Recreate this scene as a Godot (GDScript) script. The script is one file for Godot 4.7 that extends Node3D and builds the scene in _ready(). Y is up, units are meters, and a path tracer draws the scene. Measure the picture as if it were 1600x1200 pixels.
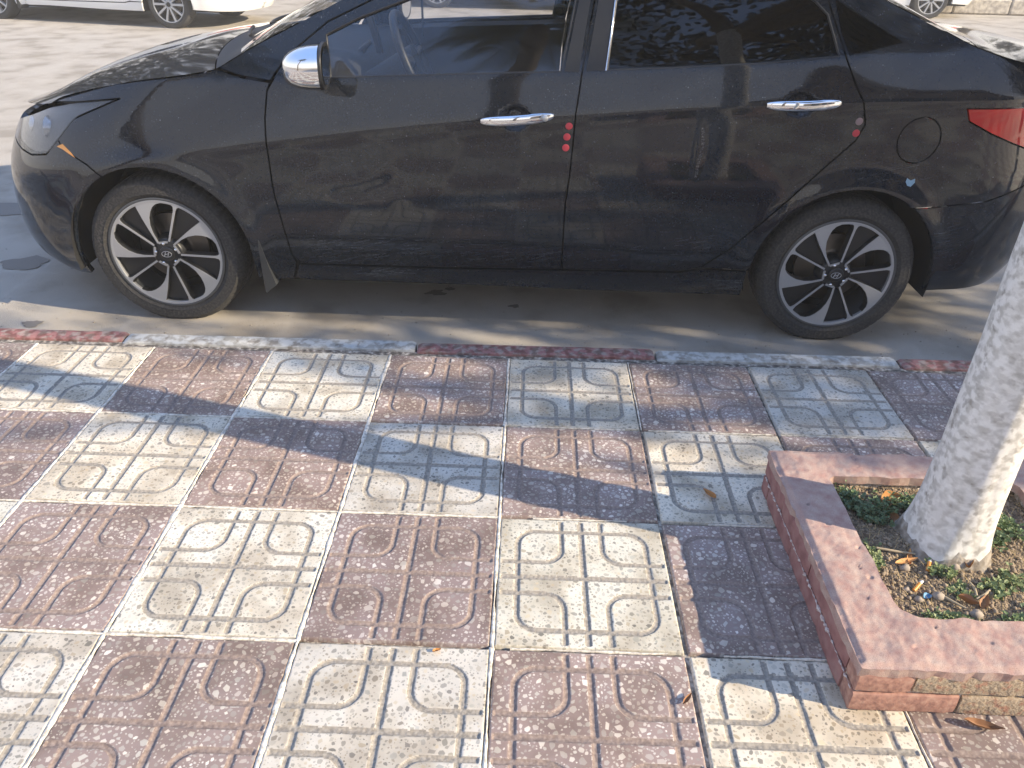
extends Node3D
# A black sedan parked at a painted kerb beside a chequered terrazzo pavement with a whitewashed street tree.

const ROAD_Y := -0.155
var SUN := Vector3(0.969 * cos(deg_to_rad(25.8)), sin(deg_to_rad(25.8)), 0.247 * cos(deg_to_rad(25.8))).normalized()
var M := {}
var names := {}
var rng := RandomNumberGenerator.new()
var fine := FastNoiseLite.new()


class Geo:
	var v := PackedVector3Array()
	var n := PackedVector3Array()
	var t := PackedVector2Array()
	var ix := PackedInt32Array()

	func tri(a: Vector3, b: Vector3, c: Vector3, na: Vector3, nb: Vector3, nc: Vector3, ta := Vector2.ZERO, tb := Vector2.ZERO, tc := Vector2.ZERO) -> void:
		var k := v.size()
		if (c - a).cross(b - a).dot(na + nb + nc) < 0.0:
			v.append_array(PackedVector3Array([a, c, b]))
			n.append_array(PackedVector3Array([na, nc, nb]))
			t.append_array(PackedVector2Array([ta, tc, tb]))
		else:
			v.append_array(PackedVector3Array([a, b, c]))
			n.append_array(PackedVector3Array([na, nb, nc]))
			t.append_array(PackedVector2Array([ta, tb, tc]))
		ix.append_array(PackedInt32Array([k, k + 1, k + 2]))

	func flat(a: Vector3, b: Vector3, c: Vector3, away: Vector3, ta := Vector2.ZERO, tb := Vector2.ZERO, tc := Vector2.ZERO) -> void:
		var m := (b - a).cross(c - a).normalized()
		if m.dot((a + b + c) / 3.0 - away) < 0.0:
			m = -m
		tri(a, b, c, m, m, m, ta, tb, tc)

	func quad(a: Vector3, b: Vector3, c: Vector3, d: Vector3, away: Vector3) -> void:
		flat(a, b, c, away)
		flat(a, c, d, away)

	func box(center: Vector3, size: Vector3, bevel := 0.0, turn := Basis.IDENTITY) -> void:
		var h := size * 0.5
		var e: float = minf(bevel, minf(h.x, minf(h.y, h.z)) * 0.9)
		var axes := [[0, 1, 2], [1, 2, 0], [2, 0, 1]]
		var at := func(p: Vector3) -> Vector3: return center + turn * p
		for ax in axes:
			for s in [-1.0, 1.0]:
				var q: Array[Vector3] = []
				for k in [[-1, -1], [1, -1], [1, 1], [-1, 1]]:
					var p := Vector3.ZERO
					p[ax[0]] = s * h[ax[0]]
					p[ax[1]] = k[0] * (h[ax[1]] - e)
					p[ax[2]] = k[1] * (h[ax[2]] - e)
					q.append(at.call(p))
				quad(q[0], q[1], q[2], q[3], center)
		if e <= 0.0:
			return
		for ax in axes:
			for s in [-1.0, 1.0]:
				for r in [-1.0, 1.0]:
					var q: Array[Vector3] = []
					for k in [[0, -1], [0, 1], [1, 1], [1, -1]]:
						var p := Vector3.ZERO
						p[ax[0]] = k[1] * (h[ax[0]] - e)
						p[ax[1]] = s * (h[ax[1]] - (e if k[0] else 0.0))
						p[ax[2]] = r * (h[ax[2]] - (0.0 if k[0] else e))
						q.append(at.call(p))
					quad(q[0], q[1], q[2], q[3], center)
		for x in [-1.0, 1.0]:
			for y in [-1.0, 1.0]:
				for z in [-1.0, 1.0]:
					flat(at.call(Vector3(x * h.x, y * (h.y - e), z * (h.z - e))), at.call(Vector3(x * (h.x - e), y * h.y, z * (h.z - e))), at.call(Vector3(x * (h.x - e), y * (h.y - e), z * h.z)), center)

	# a grid of points with smooth normals; rows may close on themselves
	func grid(p: Array, close_row := false, close_col := false, uvs: Array = []) -> void:
		var rows := p.size()
		var cols: int = p[0].size()
		var k0 := v.size()
		var acc := PackedVector3Array()
		acc.resize(rows * cols)
		var rr := rows if close_col else rows - 1
		var cc := cols if close_row else cols - 1
		for i in rr:
			var i2 := (i + 1) % rows
			for j in cc:
				var j2 := (j + 1) % cols
				var a: Vector3 = p[i][j]
				var b: Vector3 = p[i][j2]
				var c: Vector3 = p[i2][j2]
				var d: Vector3 = p[i2][j]
				var m := (c - a).cross(b - d)
				var q := [i * cols + j, i * cols + j2, i2 * cols + j2, i2 * cols + j]
				for w in q:
					acc[w] += m
				ix.append_array(PackedInt32Array([k0 + q[0], k0 + q[1], k0 + q[2], k0 + q[0], k0 + q[2], k0 + q[3]]))
		for i in rows:
			for j in cols:
				v.append(p[i][j])
				n.append(acc[i * cols + j].normalized())
				t.append(uvs[i][j] if uvs.size() else Vector2(float(j) / cols, float(i) / rows))

	func tube(path: Array, radii: Array, segs := 10, capped := true) -> void:
		var rows := []
		var side := Vector3.ZERO
		for i in path.size():
			var d: Vector3 = (path[mini(i + 1, path.size() - 1)] - path[maxi(i - 1, 0)]).normalized()
			if side == Vector3.ZERO:
				side = d.cross(Vector3.UP if absf(d.y) < 0.9 else Vector3.RIGHT).normalized()
			side = (side - d * side.dot(d)).normalized()
			var other := d.cross(side)
			var row := []
			for k in segs:
				var a := TAU * k / segs
				row.append(path[i] + (side * cos(a) + other * sin(a)) * float(radii[i]))
			rows.append(row)
		grid(rows, true)
		if capped:
			for e in [0, path.size() - 1]:
				var mid: Vector3 = path[e]
				var from: Vector3 = path[1 if e == 0 else path.size() - 2]
				for k in segs:
					flat(mid, rows[e][k], rows[e][(k + 1) % segs], from)

	# profile of (radius, height) turned round the axis z
	func lathe(profile: Array, segs: int, at := Vector3.ZERO) -> void:
		var rows := []
		for q in profile:
			var row := []
			for k in segs:
				var a := TAU * k / segs
				row.append(at + Vector3(cos(a) * q.x, sin(a) * q.x, q.y))
			rows.append(row)
		grid(rows, true)

	# polygon in xy drawn out from z0 to z1
	func prism(poly: PackedVector2Array, z0: float, z1: float, place := Transform3D.IDENTITY) -> void:
		var tr := Geometry2D.triangulate_polygon(poly)
		var mid := Vector2.ZERO
		for q in poly:
			mid += q / poly.size()
		var inside := place * Vector3(mid.x, mid.y, (z0 + z1) * 0.5)
		var up: Vector3 = (place.basis * Vector3(0, 0, 1)).normalized() * signf(z1 - z0)
		for i in range(0, tr.size(), 3):
			var q := [poly[tr[i]], poly[tr[i + 1]], poly[tr[i + 2]]]
			tri(place * Vector3(q[0].x, q[0].y, z1), place * Vector3(q[1].x, q[1].y, z1), place * Vector3(q[2].x, q[2].y, z1), up, up, up, q[0], q[1], q[2])
			tri(place * Vector3(q[0].x, q[0].y, z0), place * Vector3(q[1].x, q[1].y, z0), place * Vector3(q[2].x, q[2].y, z0), -up, -up, -up, q[0], q[1], q[2])
		var turn := 1.0 if not Geometry2D.is_polygon_clockwise(poly) else -1.0
		for i in poly.size():
			var a := poly[i]
			var b := poly[(i + 1) % poly.size()]
			var out2 := Vector2(b.y - a.y, a.x - b.x).normalized() * turn
			var o: Vector3 = (place.basis * Vector3(out2.x, out2.y, 0)).normalized()
			tri(place * Vector3(a.x, a.y, z0), place * Vector3(b.x, b.y, z0), place * Vector3(b.x, b.y, z1), o, o, o)
			tri(place * Vector3(a.x, a.y, z0), place * Vector3(b.x, b.y, z1), place * Vector3(a.x, a.y, z1), o, o, o)

	func mesh() -> ArrayMesh:
		var m := ArrayMesh.new()
		var a := []
		a.resize(Mesh.ARRAY_MAX)
		a[Mesh.ARRAY_VERTEX] = v
		a[Mesh.ARRAY_NORMAL] = n
		a[Mesh.ARRAY_TEX_UV] = t
		a[Mesh.ARRAY_INDEX] = ix
		m.add_surface_from_arrays(Mesh.PRIMITIVE_TRIANGLES, a)
		return m


func numbered(called: String) -> String:
	names[called] = names.get(called, -1) + 1
	return called if names[called] == 0 else "%s_%03d" % [called, names[called]]


func part(parent: Node, called: String, m: Mesh, material: Material, at := Vector3.ZERO) -> MeshInstance3D:
	var o := MeshInstance3D.new()
	o.name = called
	o.mesh = m
	o.material_override = material
	o.position = at
	parent.add_child(o, true)
	return o


func tag(o: Node, label: String, category: String, group := "") -> void:
	o.set_meta("label", label)
	o.set_meta("category", category)
	if group:
		o.set_meta("group", group)


func thing(called: String, label: String, category: String, at := Vector3.ZERO, group := "") -> Node3D:
	var o := Node3D.new()
	o.name = numbered(called)
	add_child(o)
	o.position = at
	tag(o, label, category, group)
	return o


func structure(called: String, m: Mesh = null, material: Material = null, at := Vector3.ZERO) -> Node3D:
	var o: Node3D
	if m:
		o = part(self, numbered(called), m, material, at)
	else:
		o = Node3D.new()
		o.name = numbered(called)
		add_child(o)
	o.set_meta("kind", "structure")
	return o


func single(called: String, m: Mesh, material: Material, at: Vector3, label: String, category: String, group := "") -> MeshInstance3D:
	var o := part(self, numbered(called), m, material, at)
	tag(o, label, category, group)
	return o


# ---------------------------------------------------------------- materials
func srgb(r: float, g: float, b: float) -> Color:
	return Color(r / 255.0, g / 255.0, b / 255.0)


func plain(c: Color, rough := 0.7, metal := 0.0) -> StandardMaterial3D:
	var m := StandardMaterial3D.new()
	m.albedo_color = c
	m.roughness = rough
	m.metallic = metal
	return m


func noise_tex(freq: float, colors: Array, stops: Array, size := 512, octaves := 5, seed_ := 1, kind := FastNoiseLite.TYPE_SIMPLEX_SMOOTH) -> NoiseTexture2D:
	var f := FastNoiseLite.new()
	f.noise_type = kind
	f.frequency = freq
	f.fractal_octaves = octaves
	f.seed = seed_
	var g := Gradient.new()
	g.offsets = PackedFloat32Array(stops)
	g.colors = PackedColorArray(colors)
	var t := NoiseTexture2D.new()
	t.width = size
	t.height = size
	t.seamless = true
	t.noise = f
	t.color_ramp = g
	return t


# a surface with a coloured grain laid in the world, a coarse second layer of patches, and fine relief
func ground_mat(tex: Texture2D, scale: float, patches: Texture2D, patch_scale: float, rough: float, relief: Texture2D = null, depth := 0.0, world := true) -> StandardMaterial3D:
	var m := StandardMaterial3D.new()
	m.albedo_texture = tex
	m.roughness = rough
	m.uv1_triplanar = true
	m.uv1_world_triplanar = world
	m.uv1_scale = Vector3.ONE * scale
	if patches:
		m.detail_enabled = true
		m.detail_albedo = patches
		m.detail_blend_mode = BaseMaterial3D.BLEND_MODE_MUL
		m.detail_uv_layer = BaseMaterial3D.DETAIL_UV_2
		m.uv2_triplanar = true
		m.uv2_world_triplanar = world
		m.uv2_scale = Vector3.ONE * patch_scale
	if relief:
		m.heightmap_enabled = true
		m.heightmap_texture = relief
		m.heightmap_scale = depth
	return m


# angular stone chips in cement, 1.2 m of it
func terrazzo(size: int, metres: float, base: Color, chips: Array, cover: float, small: float, large: float, seed_: int) -> ImageTexture:
	var r := RandomNumberGenerator.new()
	r.seed = seed_
	var cloud := FastNoiseLite.new()
	cloud.seed = seed_
	cloud.frequency = 0.01
	cloud.fractal_octaves = 4
	var grey := cloud.get_seamless_image(512, 512)
	grey.resize(size, size, Image.INTERPOLATE_BILINEAR)
	var shade := grey.get_data()
	var data := PackedByteArray()
	data.resize(size * size * 3)
	var lut := PackedByteArray()
	for i in 256:
		var k := 0.94 + 0.12 * i / 255.0
		for c in 3:
			lut.append(int(clampf(base[c] * k, 0, 1) * 255))
	for i in size * size:
		var s := shade[i] * 3
		data[i * 3] = lut[s]
		data[i * 3 + 1] = lut[s + 1]
		data[i * 3 + 2] = lut[s + 2]
	var per := size / metres
	var area := 0.0
	var goal := cover * size * size
	var used := {}
	var tries := 0
	while area < goal and tries < 60000:
		tries += 1
		var rad := lerpf(small, large, pow(r.randf(), 1.5)) * per
		var cx := r.randf() * size
		var cy := r.randf() * size
		var cell := Vector2i(int(cx / (large * per)), int(cy / (large * per)))
		var clash := false
		for dx in [-1, 0, 1]:
			for dy in [-1, 0, 1]:
				for q in used.get(cell + Vector2i(dx, dy), []):
					if (q.x - cx) * (q.x - cx) + (q.y - cy) * (q.y - cy) < (q.z + rad) * (q.z + rad) * 0.72:
						clash = true
		if clash:
			continue
		if not used.has(cell):
			used[cell] = []
		used[cell].append(Vector3(cx, cy, rad))
		var nv := r.randi_range(4, 7)
		var turn := r.randf() * TAU
		var long := r.randf_range(0.55, 1.0)
		var pts := PackedVector2Array()
		for k in nv:
			var a := TAU * (k + r.randf_range(-0.3, 0.3)) / nv
			pts.append(Vector2(cx, cy) + (Vector2(cos(a), sin(a) * long) * rad * r.randf_range(0.75, 1.15)).rotated(turn))
		var col: Color = chips[r.randi() % chips.size()] * r.randf_range(0.86, 1.08)
		var cr := int(clampf(col.r, 0, 1) * 255)
		var cg := int(clampf(col.g, 0, 1) * 255)
		var cb := int(clampf(col.b, 0, 1) * 255)
		for y in range(int(cy - rad * 1.2), int(cy + rad * 1.2) + 1):
			var x0 := 1e9
			var x1 := -1e9
			for k in nv:
				var a := pts[k]
				var b := pts[(k + 1) % nv]
				if (a.y <= y) != (b.y <= y):
					var x := a.x + (b.x - a.x) * (y - a.y) / (b.y - a.y)
					x0 = minf(x0, x)
					x1 = maxf(x1, x)
			if x1 > x0:
				area += x1 - x0
				var row := posmod(y, size) * size
				for x in range(int(x0), int(x1)):
					var i := (row + posmod(x, size)) * 3
					data[i] = cr
					data[i + 1] = cg
					data[i + 2] = cb
	var im := Image.create_from_data(size, size, false, Image.FORMAT_RGB8, data)
	return ImageTexture.create_from_image(im)


# flaking: mix of two colours by a thresholded noise
func two_tone(freq: float, a: Color, b: Color, at: float, soft: float, size := 1024, seed_ := 3, octaves := 6) -> NoiseTexture2D:
	return noise_tex(freq, [a, a.lerp(b, 0.08), b, b.lerp(Color.WHITE, 0.05)], [maxf(0.0, at - soft - 0.2), at - soft, at + soft, 1.0], size, octaves, seed_)


func _ready() -> void:
	rng.seed = 7
	fine.seed = 11
	fine.frequency = 1.0
	fine.fractal_octaves = 3
	# camera
	var cam := Camera3D.new()
	cam.name = "camera"
	cam.position = Vector3(0.0405, 1.2965, 2.2727)
	cam.rotation = Vector3(-0.5516, 0.0124, 0.0270)
	cam.fov = 52.66
	cam.far = 400.0
	add_child(cam)
	cam.current = true
	# sky and exposure
	var sky := ProceduralSkyMaterial.new()
	sky.sky_top_color = srgb(96, 124, 170)
	sky.sky_horizon_color = srgb(218, 212, 202)
	sky.sky_curve = 0.2
	sky.ground_horizon_color = srgb(190, 185, 175)
	sky.ground_bottom_color = srgb(150, 145, 135)
	sky.sky_energy_multiplier = 1.0
	sky.sun_angle_max = 8.0
	var s := Sky.new()
	s.sky_material = sky
	var e := Environment.new()
	e.background_mode = Environment.BG_SKY
	e.sky = s
	e.background_energy_multiplier = 1.45
	e.tonemap_mode = Environment.TONE_MAPPER_LINEAR
	e.tonemap_exposure = 2.3
	e.fog_enabled = true
	e.fog_density = 0.0065
	e.fog_light_color = Color(0.96, 0.95, 0.92)
	e.sdfgi_enabled = true
	e.ssao_enabled = true
	e.ssil_enabled = true
	var we := WorldEnvironment.new()
	we.name = "surroundings"
	we.environment = e
	add_child(we)
	# sun, low on the right and a little behind the camera
	var sun := DirectionalLight3D.new()
	sun.name = "sun"
	sun.light_color = Color(1.0, 0.93, 0.82)
	sun.light_energy = 1.6
	sun.light_angular_distance = 0.53
	sun.shadow_enabled = true
	sun.basis = Basis.looking_at(-SUN)
	add_child(sun)

	make_materials()
	build_ground()
	build_planter()
	build_street_trees()
	var sedan := build_sedan()
	build_other_cars(sedan)
	build_litter()
	build_behind()


func make_materials() -> void:
	var relief := noise_tex(0.05, [Color.BLACK, Color.WHITE], [0.0, 1.0], 512, 5, 21)
	M.relief = relief
	var dirt := noise_tex(0.012, [srgb(212, 206, 198), srgb(240, 237, 232), Color.WHITE], [0.2, 0.45, 0.65], 512, 7, 5)
	var cream := terrazzo(2048, 1.2, srgb(212, 206, 191), [srgb(184, 179, 166), srgb(171, 167, 154), srgb(196, 191, 176), srgb(202, 191, 168), srgb(152, 148, 138), srgb(185, 183, 172), srgb(176, 168, 152)], 0.44, 0.0014, 0.0082, 31)
	var brown := terrazzo(2048, 1.2, srgb(147, 129, 122), [srgb(204, 193, 181), srgb(186, 175, 165), srgb(212, 203, 191), srgb(194, 185, 173), srgb(174, 162, 152)], 0.38, 0.0018, 0.0102, 47)
	M.cream = []
	M.brown = []
	var tints := [Color(1, 1, 1), Color(0.96, 0.965, 0.96), Color(1.0, 0.985, 0.965), Color(0.93, 0.93, 0.94)]
	for k in 4:
		for kind in [["cream", cream], ["brown", brown]]:
			var m := ground_mat(kind[1], 1.0 / 1.2, dirt, 0.9, 0.62, relief, 0.015)
			m.uv1_offset = Vector3(0.37 * k, 0, 0.23 * k)
			m.uv2_offset = Vector3(0.11 * k, 0, 0.31 * k)
			m.albedo_color = tints[k]
			M[kind[0]].append(m)
	M.groove = ground_mat(noise_tex(0.06, [srgb(126, 120, 110), srgb(146, 139, 128), srgb(162, 155, 143)], [0.2, 0.5, 0.8], 512, 5, 8), 3.0, null, 1.0, 0.9, relief, 0.1)
	M.groove_brown = ground_mat(noise_tex(0.06, [srgb(116, 101, 93), srgb(134, 118, 109), srgb(150, 135, 125)], [0.2, 0.5, 0.8], 512, 5, 8), 3.0, null, 1.0, 0.9, relief, 0.05)
	M.grout_white = ground_mat(noise_tex(0.03, [srgb(160, 152, 139), srgb(206, 198, 183), srgb(228, 221, 207)], [0.25, 0.45, 0.8], 512, 5, 9), 4.0, null, 1.0, 0.9, relief, 0.05)
	M.grout_dark = ground_mat(noise_tex(0.03, [srgb(84, 78, 71), srgb(126, 118, 108), srgb(190, 182, 168)], [0.3, 0.55, 0.85], 512, 5, 10), 2.2, null, 1.0, 0.95, relief, 0.2)
	M.far_tiles = checker()
	# the road: pale dusty asphalt
	M.road = ground_mat(noise_tex(0.22, [srgb(148, 142, 131), srgb(180, 173, 161), srgb(188, 181, 169), srgb(208, 201, 188)], [0.15, 0.42, 0.6, 0.9], 1024, 3, 12), 1.6, noise_tex(0.008, [srgb(214, 211, 207), srgb(244, 242, 240), Color.WHITE], [0.2, 0.45, 0.7], 1024, 9, 13), 0.23, 0.9, noise_tex(0.2, [Color.BLACK, Color.WHITE], [0.2, 0.8], 1024, 3, 14), 0.25)
	M.grit = plain(srgb(150, 142, 130), 0.9)
	M.stain = plain(srgb(122, 116, 108), 0.85)
	M.earth = ground_mat(noise_tex(0.03, [srgb(120, 106, 88), srgb(150, 136, 116), srgb(172, 158, 136)], [0.2, 0.5, 0.8], 512, 5, 15), 0.4, null, 1.0, 0.95)
	# kerb paint, worn down to the concrete
	M.kerb_white = ground_mat(two_tone(0.012, srgb(158, 153, 144), srgb(190, 189, 182), 0.34, 0.04, 1024, 16, 7), 1.5, noise_tex(0.04, [srgb(206, 202, 196), Color.WHITE], [0.3, 0.6], 512, 6, 61), 1.1, 0.75, relief, 0.06)
	M.kerb_red = ground_mat(two_tone(0.016, srgb(158, 142, 132), srgb(154, 106, 100), 0.44, 0.08, 1024, 17, 8), 1.5, noise_tex(0.03, [srgb(190, 178, 172), Color.WHITE], [0.3, 0.6], 512, 4, 18), 1.7, 0.75, relief, 0.06)
	M.far_concrete = ground_mat(noise_tex(0.03, [srgb(150, 142, 130), srgb(176, 168, 154), srgb(196, 188, 172)], [0.2, 0.5, 0.8], 512, 5, 19), 0.6, null, 1.0, 0.9, relief, 0.3)
	# planter: red paint over cement and brick
	M.planter_red = ground_mat(noise_tex(0.03, [srgb(158, 122, 113), srgb(170, 141, 130), srgb(176, 151, 139), srgb(182, 163, 150)], [0.1, 0.38, 0.6, 0.9], 1024, 9, 22), 0.8, noise_tex(0.3, [srgb(206, 200, 196), Color.WHITE], [0.2, 0.5], 512, 3, 23), 2.6, 0.85, noise_tex(0.1, [Color.BLACK, Color.WHITE], [0.2, 0.8], 512, 5, 24), 0.07)
	M.maroon = ground_mat(noise_tex(0.03, [srgb(128, 86, 82), srgb(146, 102, 96), srgb(156, 120, 112)], [0.2, 0.5, 0.9], 512, 8, 62), 1.2, null, 1.0, 0.85, relief, 0.08)
	M.brick = ground_mat(noise_tex(0.04, [srgb(138, 102, 90), srgb(162, 120, 104), srgb(176, 140, 122)], [0.2, 0.5, 0.85], 512, 5, 25), 2.3, null, 1.0, 0.85, relief, 0.08)
	M.brick_dusty = ground_mat(two_tone(0.03, srgb(164, 122, 102), srgb(166, 150, 128), 0.3, 0.12, 512, 26), 2.3, noise_tex(0.15, [srgb(206, 198, 188), Color.WHITE], [0.3, 0.6], 512, 4, 27), 2.5, 0.95, relief, 0.18)
	M.mortar = ground_mat(noise_tex(0.05, [srgb(142, 130, 116), srgb(178, 166, 150), srgb(214, 204, 190)], [0.2, 0.5, 0.8], 512, 5, 28), 3.0, null, 1.0, 0.95, relief, 0.5)
	M.plaster = ground_mat(two_tone(0.05, srgb(146, 110, 104), srgb(206, 194, 184), 0.42, 0.06, 512, 29), 4.0, null, 1.0, 0.9, relief, 0.4)
	M.soil = ground_mat(noise_tex(0.04, [srgb(92, 79, 65), srgb(128, 112, 92), srgb(156, 139, 116)], [0.25, 0.5, 0.8], 512, 5, 30), 3.5, null, 1.0, 1.0, relief, 1.2)
	M.clod = plain(srgb(146, 130, 109), 1.0)
	M.pebble = plain(srgb(150, 138, 124), 0.8)
	# whitewash over bark
	M.whitewash = ground_mat(two_tone(0.02, srgb(174, 170, 162), srgb(220, 218, 211), 0.26, 0.06, 1024, 33, 8), 1.3, noise_tex(0.05, [srgb(208, 206, 202), Color.WHITE], [0.3, 0.6], 512, 5, 34), 1.5, 0.85, noise_tex(0.05, [Color.BLACK, Color.WHITE], [0.2, 0.8], 512, 4, 35), 0.03)
	M.root = ground_mat(noise_tex(0.04, [srgb(112, 103, 91), srgb(140, 131, 118), srgb(176, 170, 160)], [0.25, 0.5, 0.85], 512, 7, 63), 2.2, null, 1.0, 0.95, relief, 0.25)
	M.bark = ground_mat(noise_tex(0.04, [srgb(70, 62, 54), srgb(104, 94, 82), srgb(136, 126, 112)], [0.2, 0.5, 0.8], 512, 6, 36), 1.6, null, 1.0, 0.95, relief, 0.8)
	M.leaf = plain(Color(0.05, 0.10, 0.03).linear_to_srgb(), 0.45)
	M.leaf.backlight_enabled = true
	M.leaf.backlight = Color(0.12, 0.2, 0.04)
	M.frond = plain(Color(0.06, 0.10, 0.04).linear_to_srgb(), 0.5)
	M.weed = []
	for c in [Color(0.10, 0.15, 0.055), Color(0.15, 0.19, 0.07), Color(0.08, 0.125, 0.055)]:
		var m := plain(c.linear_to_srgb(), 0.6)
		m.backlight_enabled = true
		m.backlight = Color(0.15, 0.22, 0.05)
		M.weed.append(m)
	M.straw = plain(srgb(168, 146, 104), 0.8)
	M.dry = [plain(srgb(176, 122, 66), 0.7), plain(srgb(140, 98, 62), 0.7), plain(srgb(196, 142, 84), 0.7)]
	M.twig = plain(srgb(168, 152, 124), 0.85)
	# car
	M.paint = car_paint()
	M.trim = plain(srgb(26, 27, 29), 0.45)
	M.inner = plain(srgb(28, 30, 33), 0.75)
	M.under = plain(srgb(20, 20, 21), 0.95)
	M.seat = plain(srgb(52, 54, 58), 0.9)
	M.chrome = plain(srgb(226, 228, 230), 0.06, 1.0)
	M.alloy = plain(srgb(176, 178, 180), 0.42, 0.55)
	M.alloy_dark = plain(srgb(30, 31, 33), 0.38)
	M.barrel = plain(srgb(84, 86, 88), 0.45, 0.5)
	M.disc = plain(srgb(104, 98, 92), 0.4, 1.0)
	M.rubber = ground_mat(noise_tex(0.05, [srgb(36, 36, 37), srgb(54, 53, 52), srgb(80, 77, 72)], [0.2, 0.55, 0.95], 512, 5, 40), 3.0, null, 1.0, 0.85, relief, 0.12, false)
	M.glass = plain(Color(0.02, 0.03, 0.035, 0.07), 0.0)
	M.glass.transparency = BaseMaterial3D.TRANSPARENCY_ALPHA
	M.tinted = plain(Color(0.012, 0.014, 0.016, 0.94), 0.02)
	M.tinted.transparency = BaseMaterial3D.TRANSPARENCY_ALPHA
	M.lamp_glass = plain(Color(0.6, 0.63, 0.66, 0.1), 0.03)
	M.lamp_glass.transparency = BaseMaterial3D.TRANSPARENCY_ALPHA
	M.lamp_bowl = plain(srgb(150, 152, 155), 0.2, 1.0)
	M.tail_red = plain(srgb(168, 12, 16), 0.2)
	M.tail_red.metallic_specular = 0.15
	M.tail_red.clearcoat_enabled = true
	M.tail_red.clearcoat = 1.0
	M.tail_red.clearcoat_roughness = 0.03
	M.amber = plain(srgb(220, 150, 70), 0.2)
	M.red_dot = plain(srgb(176, 56, 68), 0.6)
	M.grey_dot = plain(srgb(120, 104, 108), 0.55)
	M.pale_blue = plain(srgb(126, 158, 178), 0.6)
	M.flap = plain(srgb(44, 46, 48), 0.7)
	M.white_paint = plain(srgb(222, 222, 218), 0.35)
	M.white_paint.clearcoat_enabled = true
	M.white_paint.clearcoat = 1.0
	M.white_paint.clearcoat_roughness = 0.04
	M.grey_paint = plain(srgb(46, 50, 55), 0.35)
	M.grey_paint.clearcoat_enabled = true
	M.grey_paint.clearcoat = 1.0
	M.grey_paint.clearcoat_roughness = 0.04


# black paint with dust specks, and the scrapes low on the doors, laid out along the car's side (u, y)
func car_paint() -> StandardMaterial3D:
	var w := 2048
	var h := 640
	var base := srgb(22, 27, 35)
	var im := Image.create(w, h, false, Image.FORMAT_RGB8)
	im.fill(base)
	var r := RandomNumberGenerator.new()
	r.seed = 5
	var to := func(u: float, y: float) -> Vector2i: return Vector2i(int((u + 2.6) / 5.2 * w), int((1.5 - y) / 1.5 * h))
	# fine dust
	for i in 42000:
		var p := Vector2i(r.randi() % w, r.randi() % h)
		im.set_pixelv(p, base.lerp(srgb(150, 148, 144), pow(r.randf(), 5.0) * 0.55 + 0.02))
	for i in 260:
		var p := Vector2i(r.randi() % w, int(h * r.randf_range(0.2, 0.85)))
		im.set_pixelv(p, srgb(130, 132, 132))
	# dust gathered in faint grainy patches
	for c in 90:
		var mid := Vector2(r.randf() * w, h * r.randf_range(0.35, 0.9))
		var spread := Vector2(r.randf_range(30, 120), r.randf_range(10, 40))
		for i in 260:
			var p := Vector2i(int(mid.x + r.randfn(0, 0.5) * spread.x), int(mid.y + r.randfn(0, 0.5) * spread.y))
			if p.x >= 0 and p.x < w and p.y >= 0 and p.y < h:
				im.set_pixelv(p, base.lerp(srgb(150, 148, 144), 0.04 + 0.12 * r.randf()))
	# scrapes: [u, y, spread u, spread y, count, length px]
	for q in [[-0.5, 0.34, 0.28, 0.06, 120, 22], [-0.66, 0.28, 0.12, 0.03, 30, 14], [0.0, 0.33, 0.3, 0.05, 34, 26], [0.72, 0.38, 0.13, 0.06, 34, 18], [0.45, 0.34, 0.2, 0.05, 16, 18], [1.63, 0.45, 0.05, 0.1, 22, 22], [-0.5, 0.235, 0.2, 0.02, 40, 24], [0.86, 0.24, 0.07, 0.03, 30, 22], [1.35, 0.68, 0.12, 0.05, 18, 16]]:
		for i in q[4]:
			var p: Vector2i = to.call(q[0] + r.randfn(0, 0.5) * q[2], q[1] + r.randfn(0, 0.5) * q[3])
			var len_ := int(q[5] * r.randf_range(0.3, 1.2))
			var slope := r.randfn(-0.18, 0.12)
			var tone := r.randf_range(0.04, 0.3)
			for k in len_:
				var x := p.x + k
				var y := p.y + int(slope * k)
				if x > 0 and x < w and y > 0 and y < h and r.randf() < 0.8:
					im.set_pixel(x, y, base.lerp(srgb(178, 178, 174), tone))
	# the pale rubbed streak down the rear door
	for k in 60:
		var f := k / 59.0
		var p: Vector2i = to.call(0.685 + 0.006 * sin(f * 5.0) + f * 0.008, 0.82 - 0.17 * f)
		for d in 4:
			if r.randf() < 0.55:
				im.set_pixel(p.x + d, p.y, base.lerp(srgb(150, 150, 146), r.randf_range(0.15, 0.6)))
	var m := StandardMaterial3D.new()
	m.albedo_texture = ImageTexture.create_from_image(im)
	m.roughness = 0.5
	m.metallic_specular = 0.1
	m.clearcoat_enabled = true
	m.clearcoat = 1.0
	m.clearcoat_roughness = 0.05
	return m


# chequered paving too far off to show its pieces
func checker() -> StandardMaterial3D:
	var im := Image.create(512, 512, false, Image.FORMAT_RGB8)
	for i in 2:
		for j in 2:
			im.fill_rect(Rect2i(i * 256, j * 256, 256, 256), srgb(196, 188, 168) if (i + j) % 2 == 0 else srgb(150, 128, 122))
	for k in 2:
		im.fill_rect(Rect2i(k * 256 - 2, 0, 5, 512), srgb(150, 142, 130))
		im.fill_rect(Rect2i(0, k * 256 - 2, 512, 5), srgb(150, 142, 130))
	return ground_mat(ImageTexture.create_from_image(im), 1.25, null, 1.0, 0.7)


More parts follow.
